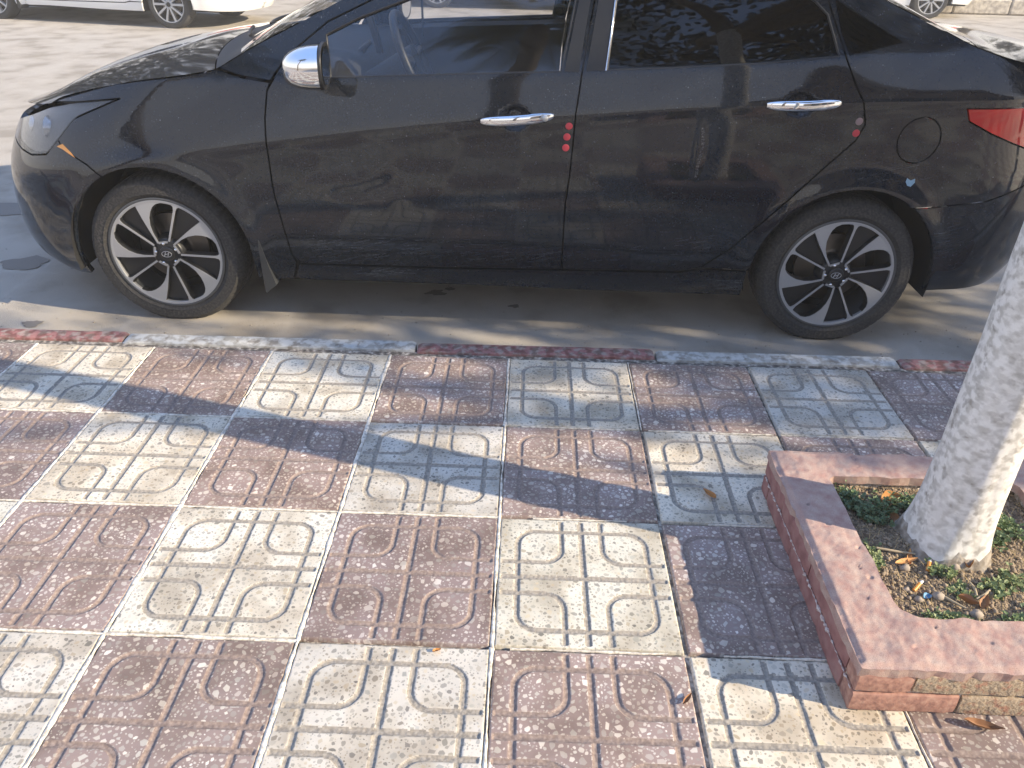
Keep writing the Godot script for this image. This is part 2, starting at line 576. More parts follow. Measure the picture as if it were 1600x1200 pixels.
# distance (m) from a point of the tile, measured from its centre, to the nearest moulded groove
func groove_distance(x: float, y: float) -> float:
	var ax := absf(x)
	var ay := absf(y)
	var reach := 0.188
	var d := 1e9
	if ay < reach:
		d = minf(d, ax)
	if ax < reach:
		d = minf(d, ay)
	# the rounded square
	var half := 0.152
	var rad := 0.046
	var qx := ax - half + rad
	var qy := ay - half + rad
	var o := Vector2(maxf(qx, 0), maxf(qy, 0)).length() + minf(maxf(qx, qy), 0.0) - rad
	d = minf(d, absf(o))
	# the four inner curves: from one edge down, round and out to the other edge
	var k := 0.0485
	var rr := 0.043
	var c := k + rr
	if ax < c and ay < c:
		var l := Vector2(c - ax, c - ay).length()
		d = minf(d, absf(l - rr))
	elif ax >= c and ax < reach:
		d = minf(d, absf(ay - k))
	elif ay >= c and ay < reach:
		d = minf(d, absf(ax - k))
	return d


func tile_mesh(size: float, cells: int, seed_: int) -> ArrayMesh:
	var nz := FastNoiseLite.new()
	nz.seed = seed_
	nz.frequency = 14.0
	var chip := FastNoiseLite.new()
	chip.seed = seed_ + 100
	chip.frequency = 45.0
	var np := cells + 1
	var pos := PackedVector3Array()
	var nor := PackedVector3Array()
	var deep := PackedFloat32Array()
	pos.resize(np * np)
	nor.resize(np * np)
	deep.resize(np * np)
	var step := size / cells
	for j in np:
		for i in np:
			var x := -size / 2 + i * step
			var z := -size / 2 + j * step
			var d := groove_distance(x, z)
			var worn := chip.get_noise_2d(x, z)
			var width := 0.0054 + worn * 0.001
			var cut := 1.0 - smoothstep(width - 0.0016, width + 0.0014, d)
			var edge := minf(size / 2 - absf(x), size / 2 - absf(z)) + worn * 0.0022
			var h := nz.get_noise_2d(x, z) * 0.0005 - cut * (0.0028 + nz.get_noise_2d(x * 3.0, z * 3.0) * 0.0008) - 0.0035 * (1.0 - smoothstep(-0.0005, 0.0035, edge))
			if i == 0 or j == 0 or i == cells or j == cells:
				h -= 0.006
			deep[j * np + i] = cut
			pos[j * np + i] = Vector3(x, h, z)
	for j in np:
		for i in np:
			var a := pos[j * np + mini(i + 1, cells)] - pos[j * np + maxi(i - 1, 0)]
			var b := pos[mini(j + 1, cells) * np + i] - pos[maxi(j - 1, 0) * np + i]
			nor[j * np + i] = b.cross(a).normalized()
	var top := PackedInt32Array()
	var low := PackedInt32Array()
	for j in cells:
		for i in cells:
			var a := j * np + i
			var q := PackedInt32Array([a, a + 1, a + np + 1, a, a + np + 1, a + np])
			if deep[a] + deep[a + 1] + deep[a + np] + deep[a + np + 1] > 1.1:
				low.append_array(q)
			else:
				top.append_array(q)
	var m := ArrayMesh.new()
	for s in [top, low]:
		var arr := []
		arr.resize(Mesh.ARRAY_MAX)
		arr[Mesh.ARRAY_VERTEX] = pos
		arr[Mesh.ARRAY_NORMAL] = nor
		arr[Mesh.ARRAY_INDEX] = s
		m.add_surface_from_arrays(Mesh.PRIMITIVE_TRIANGLES, arr)
	return m


# a ragged ribbon of white grout smeared along a joint, from a to b
func smear(a: Vector3, b: Vector3, width: float, seed_: int) -> ArrayMesh:
	var g := Geo.new()
	var nz := FastNoiseLite.new()
	nz.seed = seed_
	nz.frequency = 22.0
	nz.fractal_octaves = 4
	var dir := (b - a).normalized()
	var side := dir.cross(Vector3.UP)
	var steps := int((b - a).length() / 0.006)
	var rows := []
	for i in steps + 1:
		var p := a.lerp(b, float(i) / steps)
		var s := p.dot(dir)
		var half := maxf(0.0006, width * (0.5 + 0.3 * nz.get_noise_2d(s, 3.0) + 0.5 * nz.get_noise_2d(s * 0.25, 9.0)))
		var shift := nz.get_noise_2d(s * 0.4, 40.0) * 0.002
		var lift := 0.0006 + 0.0012 * maxf(0.0, nz.get_noise_2d(s, 71.0) + 0.3)
		rows.append([p + side * (shift - half) + Vector3.DOWN * 0.003, p + side * (shift - half * 0.8) + Vector3.UP * lift * 0.7, p + side * shift + Vector3.UP * lift, p + side * (shift + half * 0.8) + Vector3.UP * lift * 0.7, p + side * (shift + half) + Vector3.DOWN * 0.003])
	g.grid(rows)
	return g.mesh()


func build_ground() -> void:
	# the road: one sheet to the horizon
	var g := Geo.new()
	g.quad(Vector3(-160, 0, -160), Vector3(160, 0, -160), Vector3(160, 0, 160), Vector3(-160, 0, 160), Vector3(0, -5, 0))
	structure("road", g.mesh(), M.road, Vector3(0, ROAD_Y, 0))
	# the pavement's bed, seen in the joints, and the tiles on it
	var pavement := structure("pavement")
	g = Geo.new()
	g.box(Vector3(0, -0.083, 1.6), Vector3(6.4, 0.15, 3.224), 0.0)
	part(pavement, "bedding", g.mesh(), M.grout_dark)
	var meshes := []
	for k in 4:
		meshes.append(tile_mesh(0.3935, 160, 60 + k))
	for row in 8:
		for col in range(-8, 8):
			var o := MeshInstance3D.new()
			o.name = "tile"
			var kind: String = "cream" if posmod(row + col, 2) == 0 else "brown"
			o.mesh = meshes[rng.randi() % 4]
			pavement.add_child(o, true)
			o.position = Vector3(col * 0.4 + 0.2, rng.randf_range(-0.001, 0.001), row * 0.4 + 0.2)
			o.rotation = Vector3(rng.randfn(0, 0.0012), (rng.randi() % 4) * PI / 2 + rng.randfn(0, 0.0015), rng.randfn(0, 0.0012))
			o.set_surface_override_material(0, M[kind][rng.randi() % 4])
			o.set_surface_override_material(1, M.groove if kind == "cream" else M.groove_brown)
	# white grout left standing in the joints on the left, and in stretches elsewhere
	var seed_ := 1
	for col in range(-6, 3):
		for row in 5:
			seed_ += 1
			var wide := 0.0095 if col <= -1 else 0.007 if col == 0 else 0.0035
			if col >= 1 and rng.randf() < 0.45:
				continue
			part(pavement, "grout_line", smear(Vector3(col * 0.4, 0, row * 0.4 + (0.004 if row == 0 else 0.0)), Vector3(col * 0.4, 0, row * 0.4 + 0.4), wide, seed_), M.grout_white)
	for row in range(1, 5):
		for col in range(-6, 4):
			seed_ += 1
			if rng.randf() < (0.1 if col < 0 else 0.4):
				continue
			var from := rng.randf_range(0.0, 0.12) if col >= 0 else 0.0
			part(pavement, "grout_line", smear(Vector3(col * 0.4 + from, 0, row * 0.4), Vector3(col * 0.4 + 0.4 - from, 0, row * 0.4), 0.0065 if col < 0 else 0.004, seed_), M.grout_white)
	# paving that goes on behind the camera and to both sides
	for q in [[-14.0, -3.2, 0.0, 3.2], [3.2, 20.0, 0.0, 3.2], [-14.0, 20.0, 3.2, 7.2]]:
		g = Geo.new()
		g.box(Vector3((q[0] + q[1]) / 2, -0.08, (q[2] + q[3]) / 2), Vector3(q[1] - q[0], 0.15, q[3] - q[2]), 0.0)
		part(pavement, "paving", g.mesh(), M.far_tiles)
	# the kerb: stones painted white and red in turn
	var kerb := structure("kerb")
	var edges := [-5.1, -4.1, -3.2, -2.25, -1.339, -0.323, 0.503, 1.341, 2.3, 3.2, 4.15, 5.1, 6.0]
	for k in edges.size() - 1:
		var o := part(kerb, "kerb_stone", kerb_stone(edges[k + 1] - edges[k] - 0.008, k), M.kerb_white if k % 2 == 0 else M.kerb_red, Vector3((edges[k] + edges[k + 1]) / 2, -0.009, -0.075))
		o.rotation.y = 0.012
	g = Geo.new()
	g.box(Vector3(0.4, -0.1, -0.027), Vector3(11.2, 0.165, 0.05), 0.0)
	part(kerb, "joint", g.mesh(), M.grout_dark)
	# dark oil spots on the road
	for q in [[-0.343, -0.824, 0.055], [0.003, -0.715, 0.03], [-2.253, -0.999, 0.14], [-2.74, -1.68, 0.2], [-2.6, -2.02, 0.15], [-0.29, -0.87, 0.03], [-1.9, -0.42, 0.05]]:
		g = Geo.new()
		var nz := FastNoiseLite.new()
		nz.seed = int(q[0] * 100)
		nz.frequency = 0.7
		for i in 28:
			var a := TAU * i / 28
			var b := TAU * (i + 1) / 28
			var ra: float = q[2] * (0.75 + 0.6 * nz.get_noise_2d(cos(a), sin(a)))
			var rb: float = q[2] * (0.75 + 0.6 * nz.get_noise_2d(cos(b), sin(b)))
			g.flat(Vector3.ZERO, Vector3(cos(a) * ra, 0, sin(a) * ra * 0.7), Vector3(cos(b) * rb, 0, sin(b) * rb * 0.7), Vector3(0, -1, 0))
		structure("stain", g.mesh(), M.stain, Vector3(q[0], ROAD_Y + 0.003, q[1]))
	# grit lying on the road along the gutter and under the car
	var mm := MultiMesh.new()
	mm.transform_format = MultiMesh.TRANSFORM_3D
	mm.mesh = lump(1.0, 5)
	mm.instance_count = 2400
	for k in 2400:
		var x := rng.randf_range(-3.2, 3.2)
		var z := -0.125 - absf(rng.randfn(0, 0.35)) if k % 3 else rng.randf_range(-4.0, -0.13)
		var s := 0.0009 + 0.003 * pow(rng.randf(), 4.0)
		mm.set_instance_transform(k, Transform3D(Basis.from_euler(Vector3(rng.randf() * TAU, rng.randf() * TAU, 0)).scaled(Vector3(s, s * 0.7, s)), Vector3(x, ROAD_Y + s * 0.4, z)))
	var grit := MultiMeshInstance3D.new()
	grit.name = "road_grit"
	grit.multimesh = mm
	grit.material_override = M.grit
	grit.set_meta("kind", "stuff")
	grit.set_meta("label", "fine pale grit scattered on the road along the kerb")
	grit.set_meta("category", "grit")
	add_child(grit)
	# the far side of the road
	var far := structure("far_pavement")
	g = Geo.new()
	g.box(Vector3(0, -0.03, -18.4), Vector3(70, 0.25, 10.0), 0.02)
	part(far, "slab", g.mesh(), M.far_concrete)
	for k in range(-24, 30):
		g = Geo.new()
		g.box(Vector3.ZERO, Vector3(0.985, 0.25, 0.24), 0.025)
		part(far, "kerb_stone", g.mesh(), M.far_concrete, Vector3(k * 1.0, -0.025 + rng.randf_range(-0.004, 0.004), -13.27))


func kerb_stone(length: float, seed_: int) -> ArrayMesh:
	var g := Geo.new()
	var nz := FastNoiseLite.new()
	nz.seed = seed_ + 500
	nz.frequency = 9.0
	nz.fractal_octaves = 4
	# cross section from the road side over the top to the pavement side
	var sec := [Vector2(-0.04, -0.16), Vector2(-0.039, -0.015), Vector2(-0.037, -0.004), Vector2(-0.032, 0.0), Vector2(-0.015, 0.001), Vector2(0.008, 0.001), Vector2(0.025, 0.0), Vector2(0.031, -0.003), Vector2(0.033, -0.03), Vector2(0.033, -0.16)]
	var rows := []
	var steps := int(length / 0.012)
	for i in steps + 1:
		var x := -length / 2 + length * i / steps
		var end := smoothstep(0.0, 0.012, minf(i, steps - i) * length / steps)
		var row := []
		for q in sec:
			var k := nz.get_noise_3d(x, q.y * 2.0 + seed_, q.x * 2.0) * 0.003 + nz.get_noise_3d(x * 5.0, q.y * 6.0, q.x * 9.0) * 0.001
			row.append(Vector3(x, q.y + (k if q.y > -0.1 else 0.0) - (1.0 - end) * 0.006, q.x * (0.93 + 0.07 * end) + k * 0.8))
		rows.append(row)
	g.grid(rows)
	for e in [0, steps]:
		for k in range(1, sec.size() - 1):
			g.flat(rows[e][0], rows[e][k], rows[e][k + 1], Vector3.ZERO)
	return g.mesh()


# ---------------------------------------------------------------- clipping a polygon into cells of a curved sheet
# place: Callable(u, v) -> Vector3. Rim: depth of the folded edge (0 for none).
func sheet(g: Geo, poly: PackedVector2Array, holes: Array, du: float, dv: float, place: Callable, rim := 0.0, facing := Vector3.ZERO, uv_of: Variant = null) -> void:
	var lo := poly[0]
	var hi := poly[0]
	for q in poly:
		lo = lo.min(q)
		hi = hi.max(q)
	var cache := {}
	var e := 0.0015
	var point := func(q: Vector2) -> Array:
		var key := Vector2i(int(round(q.x * 20000.0)), int(round(q.y * 20000.0)))
		if not cache.has(key):
			var p: Vector3 = place.call(q.x, q.y)
			var pu: Vector3 = place.call(q.x + e, q.y) - place.call(q.x - e, q.y)
			var pv: Vector3 = place.call(q.x, q.y + e) - place.call(q.x, q.y - e)
			var m := pu.cross(pv).normalized()
			if m.dot(p - facing) < 0.0:
				m = -m
			cache[key] = [p, m]
		return cache[key]
	var i0 := int(floor(lo.x / du))
	var i1 := int(ceil(hi.x / du))
	var j0 := int(floor(lo.y / dv))
	var j1 := int(ceil(hi.y / dv))
	var inside := {}
	for i in range(i0, i1 + 1):
		for j in range(j0, j1 + 1):
			var q := Vector2(i * du, j * dv)
			var ok := Geometry2D.is_point_in_polygon(q, poly)
			for hole in holes:
				if ok and Geometry2D.is_point_in_polygon(q, hole):
					ok = false
			inside[Vector2i(i, j)] = ok
	var near := {}
	for ring in [poly] + holes:
		for k in ring.size():
			var a: Vector2 = ring[k]
			var b: Vector2 = ring[(k + 1) % ring.size()]
			var steps := int(a.distance_to(b) / (minf(du, dv) * 0.7)) + 1
			for s in steps + 1:
				var q := a.lerp(b, float(s) / steps)
				var c := Vector2i(int(floor(q.x / du)), int(floor(q.y / dv)))
				for i in range(-1, 2):
					for j in range(-1, 2):
						near[c + Vector2i(i, j)] = true
	for i in range(i0, i1):
		for j in range(j0, j1):
			var key := Vector2i(i, j)
			var cell := PackedVector2Array([Vector2(i * du, j * dv), Vector2((i + 1) * du, j * dv), Vector2((i + 1) * du, (j + 1) * dv), Vector2(i * du, (j + 1) * dv)])
			var pieces: Array = []
			if not near.has(key):
				if not inside[key]:
					continue
				pieces = [cell]
			else:
				pieces = Geometry2D.intersect_polygons(cell, poly)
				for hole in holes:
					var rest: Array = []
					for q in pieces:
						for k in Geometry2D.clip_polygons(q, hole):
							rest.append(k)
					pieces = rest
			for q in pieces:
				if q.size() < 3:
					continue
				var tr := Geometry2D.triangulate_polygon(q)
				if tr.is_empty():
					for k in range(1, q.size() - 1):
						tr.append_array(PackedInt32Array([0, k, k + 1]))
				for k in range(0, tr.size(), 3):
					var a: Array = point.call(q[tr[k]])
					var b: Array = point.call(q[tr[k + 1]])
					var c: Array = point.call(q[tr[k + 2]])
					if uv_of != null:
						g.tri(a[0], b[0], c[0], a[1], b[1], c[1], uv_of.call(q[tr[k]]), uv_of.call(q[tr[k + 1]]), uv_of.call(q[tr[k + 2]]))
					else:
						g.tri(a[0], b[0], c[0], a[1], b[1], c[1], q[tr[k]], q[tr[k + 1]], q[tr[k + 2]])
	if rim > 0.0:
		for ring in [poly] + holes:
			for k in ring.size():
				var a2: Vector2 = ring[k]
				var b2: Vector2 = ring[(k + 1) % ring.size()]
				var steps := int(a2.distance_to(b2) / 0.03) + 1
				for s in steps:
					var a: Array = point.call(a2.lerp(b2, float(s) / steps))
					var b: Array = point.call(a2.lerp(b2, float(s + 1) / steps))
					var out: Vector3 = (b[0] - a[0]).cross(a[1]).normalized()
					g.tri(a[0], b[0], b[0] - b[1] * rim, out, out, out)
					g.tri(a[0], b[0] - b[1] * rim, a[0] - a[1] * rim, out, out, out)


func build_planter() -> void:
	var x0 := 0.685
	var x1 := 1.375
	var z0 := 0.652
	var z1 := 1.316
	var wall := 0.118
	var planter := thing("planter", "low red painted brick planter box round the whitewashed tree", "planter")
	# cement cap
	var outer := PackedVector2Array()
	var hole := PackedVector2Array()
	var nz := FastNoiseLite.new()
	nz.seed = 70
	nz.frequency = 6.0
	nz.fractal_octaves = 4
	var corners := [Vector2(x0, z0), Vector2(x1, z0), Vector2(x1, z1), Vector2(x0, z1)]
	for k in 4:
		var a: Vector2 = corners[k]
		var b: Vector2 = corners[(k + 1) % 4]
		for s in 40:
			var q := a.lerp(b, s / 40.0)
			var w := nz.get_noise_2d(q.x * 6.0, q.y * 6.0) * 0.0045
			outer.append(q + (Vector2(1.03, 0.984) - q).normalized() * (w - 0.002))
	var ic := [Vector2(x0 + wall, z0 + 0.1), Vector2(x1 - wall, z0 + 0.1), Vector2(x1 - wall, z1 - wall), Vector2(x0 + wall, z1 - wall)]
	var rad := [0.012, 0.03, 0.03, 0.05]
	for k in 4:
		var c: Vector2 = ic[k]
		var mid := Vector2(1.03, 0.984)
		var inn := Vector2(signf(mid.x - c.x), signf(mid.y - c.y)) * float(rad[k])
		var centre := c + inn
		for s in 9:
			var a := (k + 2) * PI / 2 + s / 8.0 * PI / 2
			var q := centre + Vector2(cos(a), sin(a)) * float(rad[k])
			hole.append(q + Vector2(nz.get_noise_2d(q.x * 9, q.y * 9), nz.get_noise_2d(q.y * 9, q.x * 9 + 30)) * 0.004)
		var nxt: Vector2 = ic[(k + 1) % 4]
		for s in range(1, 14):
			var q := c.lerp(nxt, 0.1 + 0.8 * s / 14.0)
			hole.append(q + Vector2(nz.get_noise_2d(q.x * 9, q.y * 9), nz.get_noise_2d(q.y * 9, q.x * 9 + 30)) * 0.007)
	var place := func(u: float, v: float) -> Vector3:
		var edge := minf(minf(u - x0, x1 - u), minf(v - z0, z1 - v))
		var round_ := -0.006 * (1.0 - smoothstep(0.0, 0.012, edge))
		var pits := 0.0
		for q in [[0.891, 0.678, 0.006], [0.889, 0.664, 0.0045], [0.745, 0.93, 0.004], [0.79, 1.0, 0.005], [0.77, 1.06, 0.004], [0.78, 1.09, 0.0045], [0.755, 1.15, 0.003], [0.8, 1.27, 0.003], [0.72, 0.86, 0.003], [0.86, 1.22, 0.0035], [0.95, 1.25, 0.003]]:
			var d := Vector2(u - q[0], v - q[1]).length()
			if d < q[2] * 2.0:
				pits -= 0.006 * exp(-pow(d / q[2], 4.0))
		return Vector3(u, 0.128 + pits + nz.get_noise_2d(u * 1.2, v * 1.2) * 0.006 + nz.get_noise_2d(u * 12.0, v * 12.0) * 0.0005 + round_, v)
	var g := Geo.new()
	sheet(g, outer, [hole], 0.007, 0.007, place, 0.022, Vector3(1.0, -5.0, 1.0))
	part(planter, "cap", g.mesh(), M.planter_red)
	# mortar core that shows in the joints
	g = Geo.new()
	for q in [[x0, x1, z0, z0 + 0.1], [x0, x1, z1 - wall, z1], [x0, x0 + wall, z0 + 0.1, z1 - wall], [x1 - wall, x1, z0 + 0.1, z1 - wall]]:
		g.box(Vector3((q[0] + q[1]) / 2, 0.055, (q[2] + q[3]) / 2), Vector3(q[1] - q[0] - 0.012, 0.108, q[3] - q[2] - 0.012), 0.0)
	part(planter, "core", g.mesh(), M.mortar)
	# brick courses on the four outer faces
	for course in 2:
		var y := 0.0255 + course * 0.0535
		for face in 4:
			var length := (x1 - x0) if face in [0, 2] else (z1 - z0) - 0.1
			var at := 0.0
			var first := true
			while at < length - 0.01:
				var run: float = minf((0.108 if course == 1 else 0.205) if first else 0.215, length - at)
				if length - at - run < 0.05:
					run = length - at
				first = false
				g = Geo.new()
				var size := Vector3(run - (0.005 if face == 0 else 0.0025), 0.0505, 0.05)
				var turn := Basis.IDENTITY
				var centre: Vector3
				var s := at + run / 2
				var proud := rng.randf_range(-0.001, 0.0012)
				match face:
					0: centre = Vector3(x0 + s, y, z1 - 0.0245 + proud)
					2: centre = Vector3(x0 + s, y, z0 + 0.0245 - proud)
					1:
						centre = Vector3(x0 + 0.0245 - proud, y, z0 + 0.05 + s)
						turn = Basis(Vector3.UP, PI / 2)
					3:
						centre = Vector3(x1 - 0.0245 + proud, y, z0 + 0.05 + s)
						turn = Basis(Vector3.UP, PI / 2)
				rough_box(g, size, 0.004, centre, turn)
				var m: Material = M.maroon
				if face == 0:
					m = M.brick if at < 0.02 else M.brick_dusty
				part(planter, "brick", g.mesh(), m)
				at += run
	# plaster squeezed out along the bed joint of the left face
	part(planter, "mortar_bead", bead(Vector3(x0 - 0.001, 0.0535, z0 + 0.02), Vector3(x0 - 0.001, 0.0535, z1 - 0.01)), M.plaster)
	# soil
	var soil_z := FastNoiseLite.new()
	soil_z.seed = 90
	soil_z.frequency = 7.0
	soil_z.fractal_octaves = 5
	g = Geo.new()
	var rows := []
	for j in 81:
		var row := []
		for i in 81:
			var x := lerpf(x0 + wall - 0.02, x1 - wall + 0.02, i / 80.0)
			var z := lerpf(z0 + 0.08, z1 - wall + 0.02, j / 80.0)
			row.append(Vector3(x, soil_height(x, z), z))
		rows.append(row)
	g.grid(rows)
	structure("soil", g.mesh(), M.soil)
	# crumbs of earth
	var mm := MultiMesh.new()
	mm.transform_format = MultiMesh.TRANSFORM_3D
	mm.mesh = lump(1.0, 3)
	mm.instance_count = 2600
	for k in 2600:
		var x := rng.randf_range(x0 + wall, x1 - wall)
		var z := rng.randf_range(z0 + 0.1, z1 - wall)
		var s := 0.0012 + 0.0045 * pow(rng.randf(), 3.0)
		mm.set_instance_transform(k, Transform3D(Basis.from_euler(Vector3(rng.randf() * TAU, rng.randf() * TAU, 0)).scaled(Vector3(s, s * 0.8, s)), Vector3(x, soil_height(x, z) + s * 0.3, z)))
	var crumbs := MultiMeshInstance3D.new()
	crumbs.name = "earth_crumbs"
	crumbs.multimesh = mm
	crumbs.material_override = M.clod
	crumbs.set_meta("kind", "stuff")
	crumbs.set_meta("label", "brown crumbs of dry earth scattered in the planter")
	crumbs.set_meta("category", "earth")
	add_child(crumbs)


func soil_height(x: float, z: float) -> float:
	return 0.092 + fine.get_noise_2d(x * 7.0, z * 7.0) * 0.009 + fine.get_noise_2d(x * 38.0, z * 38.0) * 0.004


# a box whose faces are cut up and roughened
func rough_box(g: Geo, size: Vector3, amount: float, centre: Vector3, turn: Basis) -> void:
	var n := int(maxf(4, size.x / 0.02))
	var sec := []
	var hy := size.y / 2
	var hz := size.z / 2
	var b := 0.004
	for q in [Vector2(-hy + b, -hz), Vector2(hy - b, -hz), Vector2(hy, -hz + b), Vector2(hy, hz - b), Vector2(hy - b, hz), Vector2(0, hz), Vector2(-hy + b, hz), Vector2(-hy, hz - b), Vector2(-hy, -hz + b)]:
		sec.append(q)
	var rows := []
	for i in n + 1:
		var x := -size.x / 2 + size.x * i / n
		var end := 0.94 if i == 0 or i == n else 1.0
		var row := []
		for q in sec:
			var p := centre + turn * Vector3(x, q.x, q.y)
			row.append(centre + turn * Vector3(x, q.x * end, q.y * end + fine.get_noise_3d(p.x * 40, p.y * 60, p.z * 40) * amount * 0.5))
		rows.append(row)
	g.grid(rows, true)
	for e in [0, n]:
		for k in range(1, sec.size() - 1):
			g.flat(rows[e][0], rows[e][k], rows[e][k + 1], centre)


func bead(a: Vector3, b: Vector3) -> ArrayMesh:
	var g := Geo.new()
	var path := []
	var radii := []
	for i in 90:
		var p := a.lerp(b, i / 89.0)
		path.append(p + Vector3(0, fine.get_noise_1d(i * 0.35) * 0.004, 0))
		radii.append(maxf(0.0004, 0.0008 + fine.get_noise_1d(i * 0.45 + 50.0) * 0.009))
	g.tube(path, radii, 6)
	return g.mesh()


func lump(r: float, seed_: int) -> ArrayMesh:
	var g := Geo.new()
	var rows := []
	for i in 5:
		var row := []
		for k in 7:
			var a := TAU * k / 7
			var b := PI * i / 4
			var d := Vector3(cos(a) * sin(b), cos(b), sin(a) * sin(b))
			row.append(d * r * (1.0 + 0.45 * fine.get_noise_3d(d.x * 1.5 + seed_ * 9, d.y * 1.5, d.z * 1.5)))
		rows.append(row)
	g.grid(rows, true)
	return g.mesh()


func leaf_into(g: Geo, p: Vector3, size: float, r: RandomNumberGenerator) -> void:
	var b := Basis.from_euler(Vector3(r.randf_range(-0.9, 0.9), r.randf() * TAU, r.randf_range(-0.9, 0.9)))
	var l := b * Vector3(size, 0, 0)
	var w := b * Vector3(0, 0, size * 0.27)
	var up := b * Vector3(0, size * 0.08, 0)
	var k := g.v.size()
	g.v.append_array(PackedVector3Array([p - l * 0.5, p + w + up, p + l * 0.5, p - w + up]))
	var m := b * Vector3.UP
	g.n.append_array(PackedVector3Array([m, m, m, m]))
	g.t.append_array(PackedVector2Array([Vector2.ZERO, Vector2.ZERO, Vector2.ZERO, Vector2.ZERO]))
	g.ix.append_array(PackedInt32Array([k, k + 1, k + 2, k, k + 2, k + 3]))


func limbs(g: Geo, from: Vector3, radius: float, ends: Array, r: RandomNumberGenerator) -> void:
	for p in ends:
		var path := []
		var radii := []
		for i in 7:
			var f := i / 6.0
			var q: Vector3 = from.lerp(p, f)
			q.y += sin(f * PI) * 0.18 * from.distance_to(p) * 0.5
			path.append(q + Vector3(r.randfn(0, 0.03), 0, r.randfn(0, 0.03)) * (1.0 if i > 0 else 0.0))
			radii.append(lerpf(radius, 0.012, f))
		g.tube(path, radii, 7)


# how much the crown of the next street tree shades the point (x, z) of the pavement's plane: 0 to 1
func wanted_shade(x: float, z: float) -> float:
	# towards the camera its shadow ends along this line
	var edge := [Vector2(-2.6, -0.25), Vector2(-1.66, -0.08), Vector2(-1.1, 0.06), Vector2(-0.75, 0.13), Vector2(-0.38, 0.22), Vector2(0.0, 0.33), Vector2(0.2, 0.55), Vector2(0.4, 0.62), Vector2(0.68, 0.64), Vector2(1.4, 0.78), Vector2(4.0, 0.9)]
	var ze := 0.9
	for k in edge.size() - 1:
		if x >= edge[k].x and x < edge[k + 1].x:
			ze = lerpf(edge[k].y, edge[k + 1].y, (x - edge[k].x) / (edge[k + 1].x - edge[k].x))
	if x < -2.6:
		return 0.0
	var d := ze - z
	if d < 0.0:
		return 0.0
	var s := 1.0
	if x < -0.55:
		s *= 0.4
	if x < -1.3:
		s *= 0.5
	# gaps between the branches, as (x, z, half length, half width, turn)
	for q in [[-0.2, 0.085, 0.17, 0.06, -0.06], [-0.29, 0.3, 0.09, 0.06, 0.2], [0.58, 0.29, 0.24, 0.065, 0.42], [0.48, 0.52, 0.1, 0.09, 0.8], [0.25, 0.47, 0.14, 0.06, 0.2], [-0.55, 0.31, 0.2, 0.06, 0.1], [-1.0, 0.3, 0.25, 0.08, 0.2], [0.25, -0.34, 0.26, 0.04, 0.2], [0.78, -0.47, 0.34, 0.03, 0.08], [1.33, -0.33, 0.2, 0.04, 0.08], [-0.35, -0.41, 0.2, 0.03, 0.05], [-0.75, -0.42, 0.3, 0.03, 0.0], [1.5, -0.7, 0.1, 0.08, 0.3], [0.8, 0.73, 0.12, 0.07, 0.3], [0.45, 0.13, 0.1, 0.04, 0.1], [0.2, 0.2, 0.1, 0.04, 0.1]]:
		var v := Vector2(x - q[0], z - q[1]).rotated(-q[4])
		var o := Vector2(v.x / q[2], v.y / q[3]).length()
		s *= smoothstep(0.85, 1.25, o)
	return s


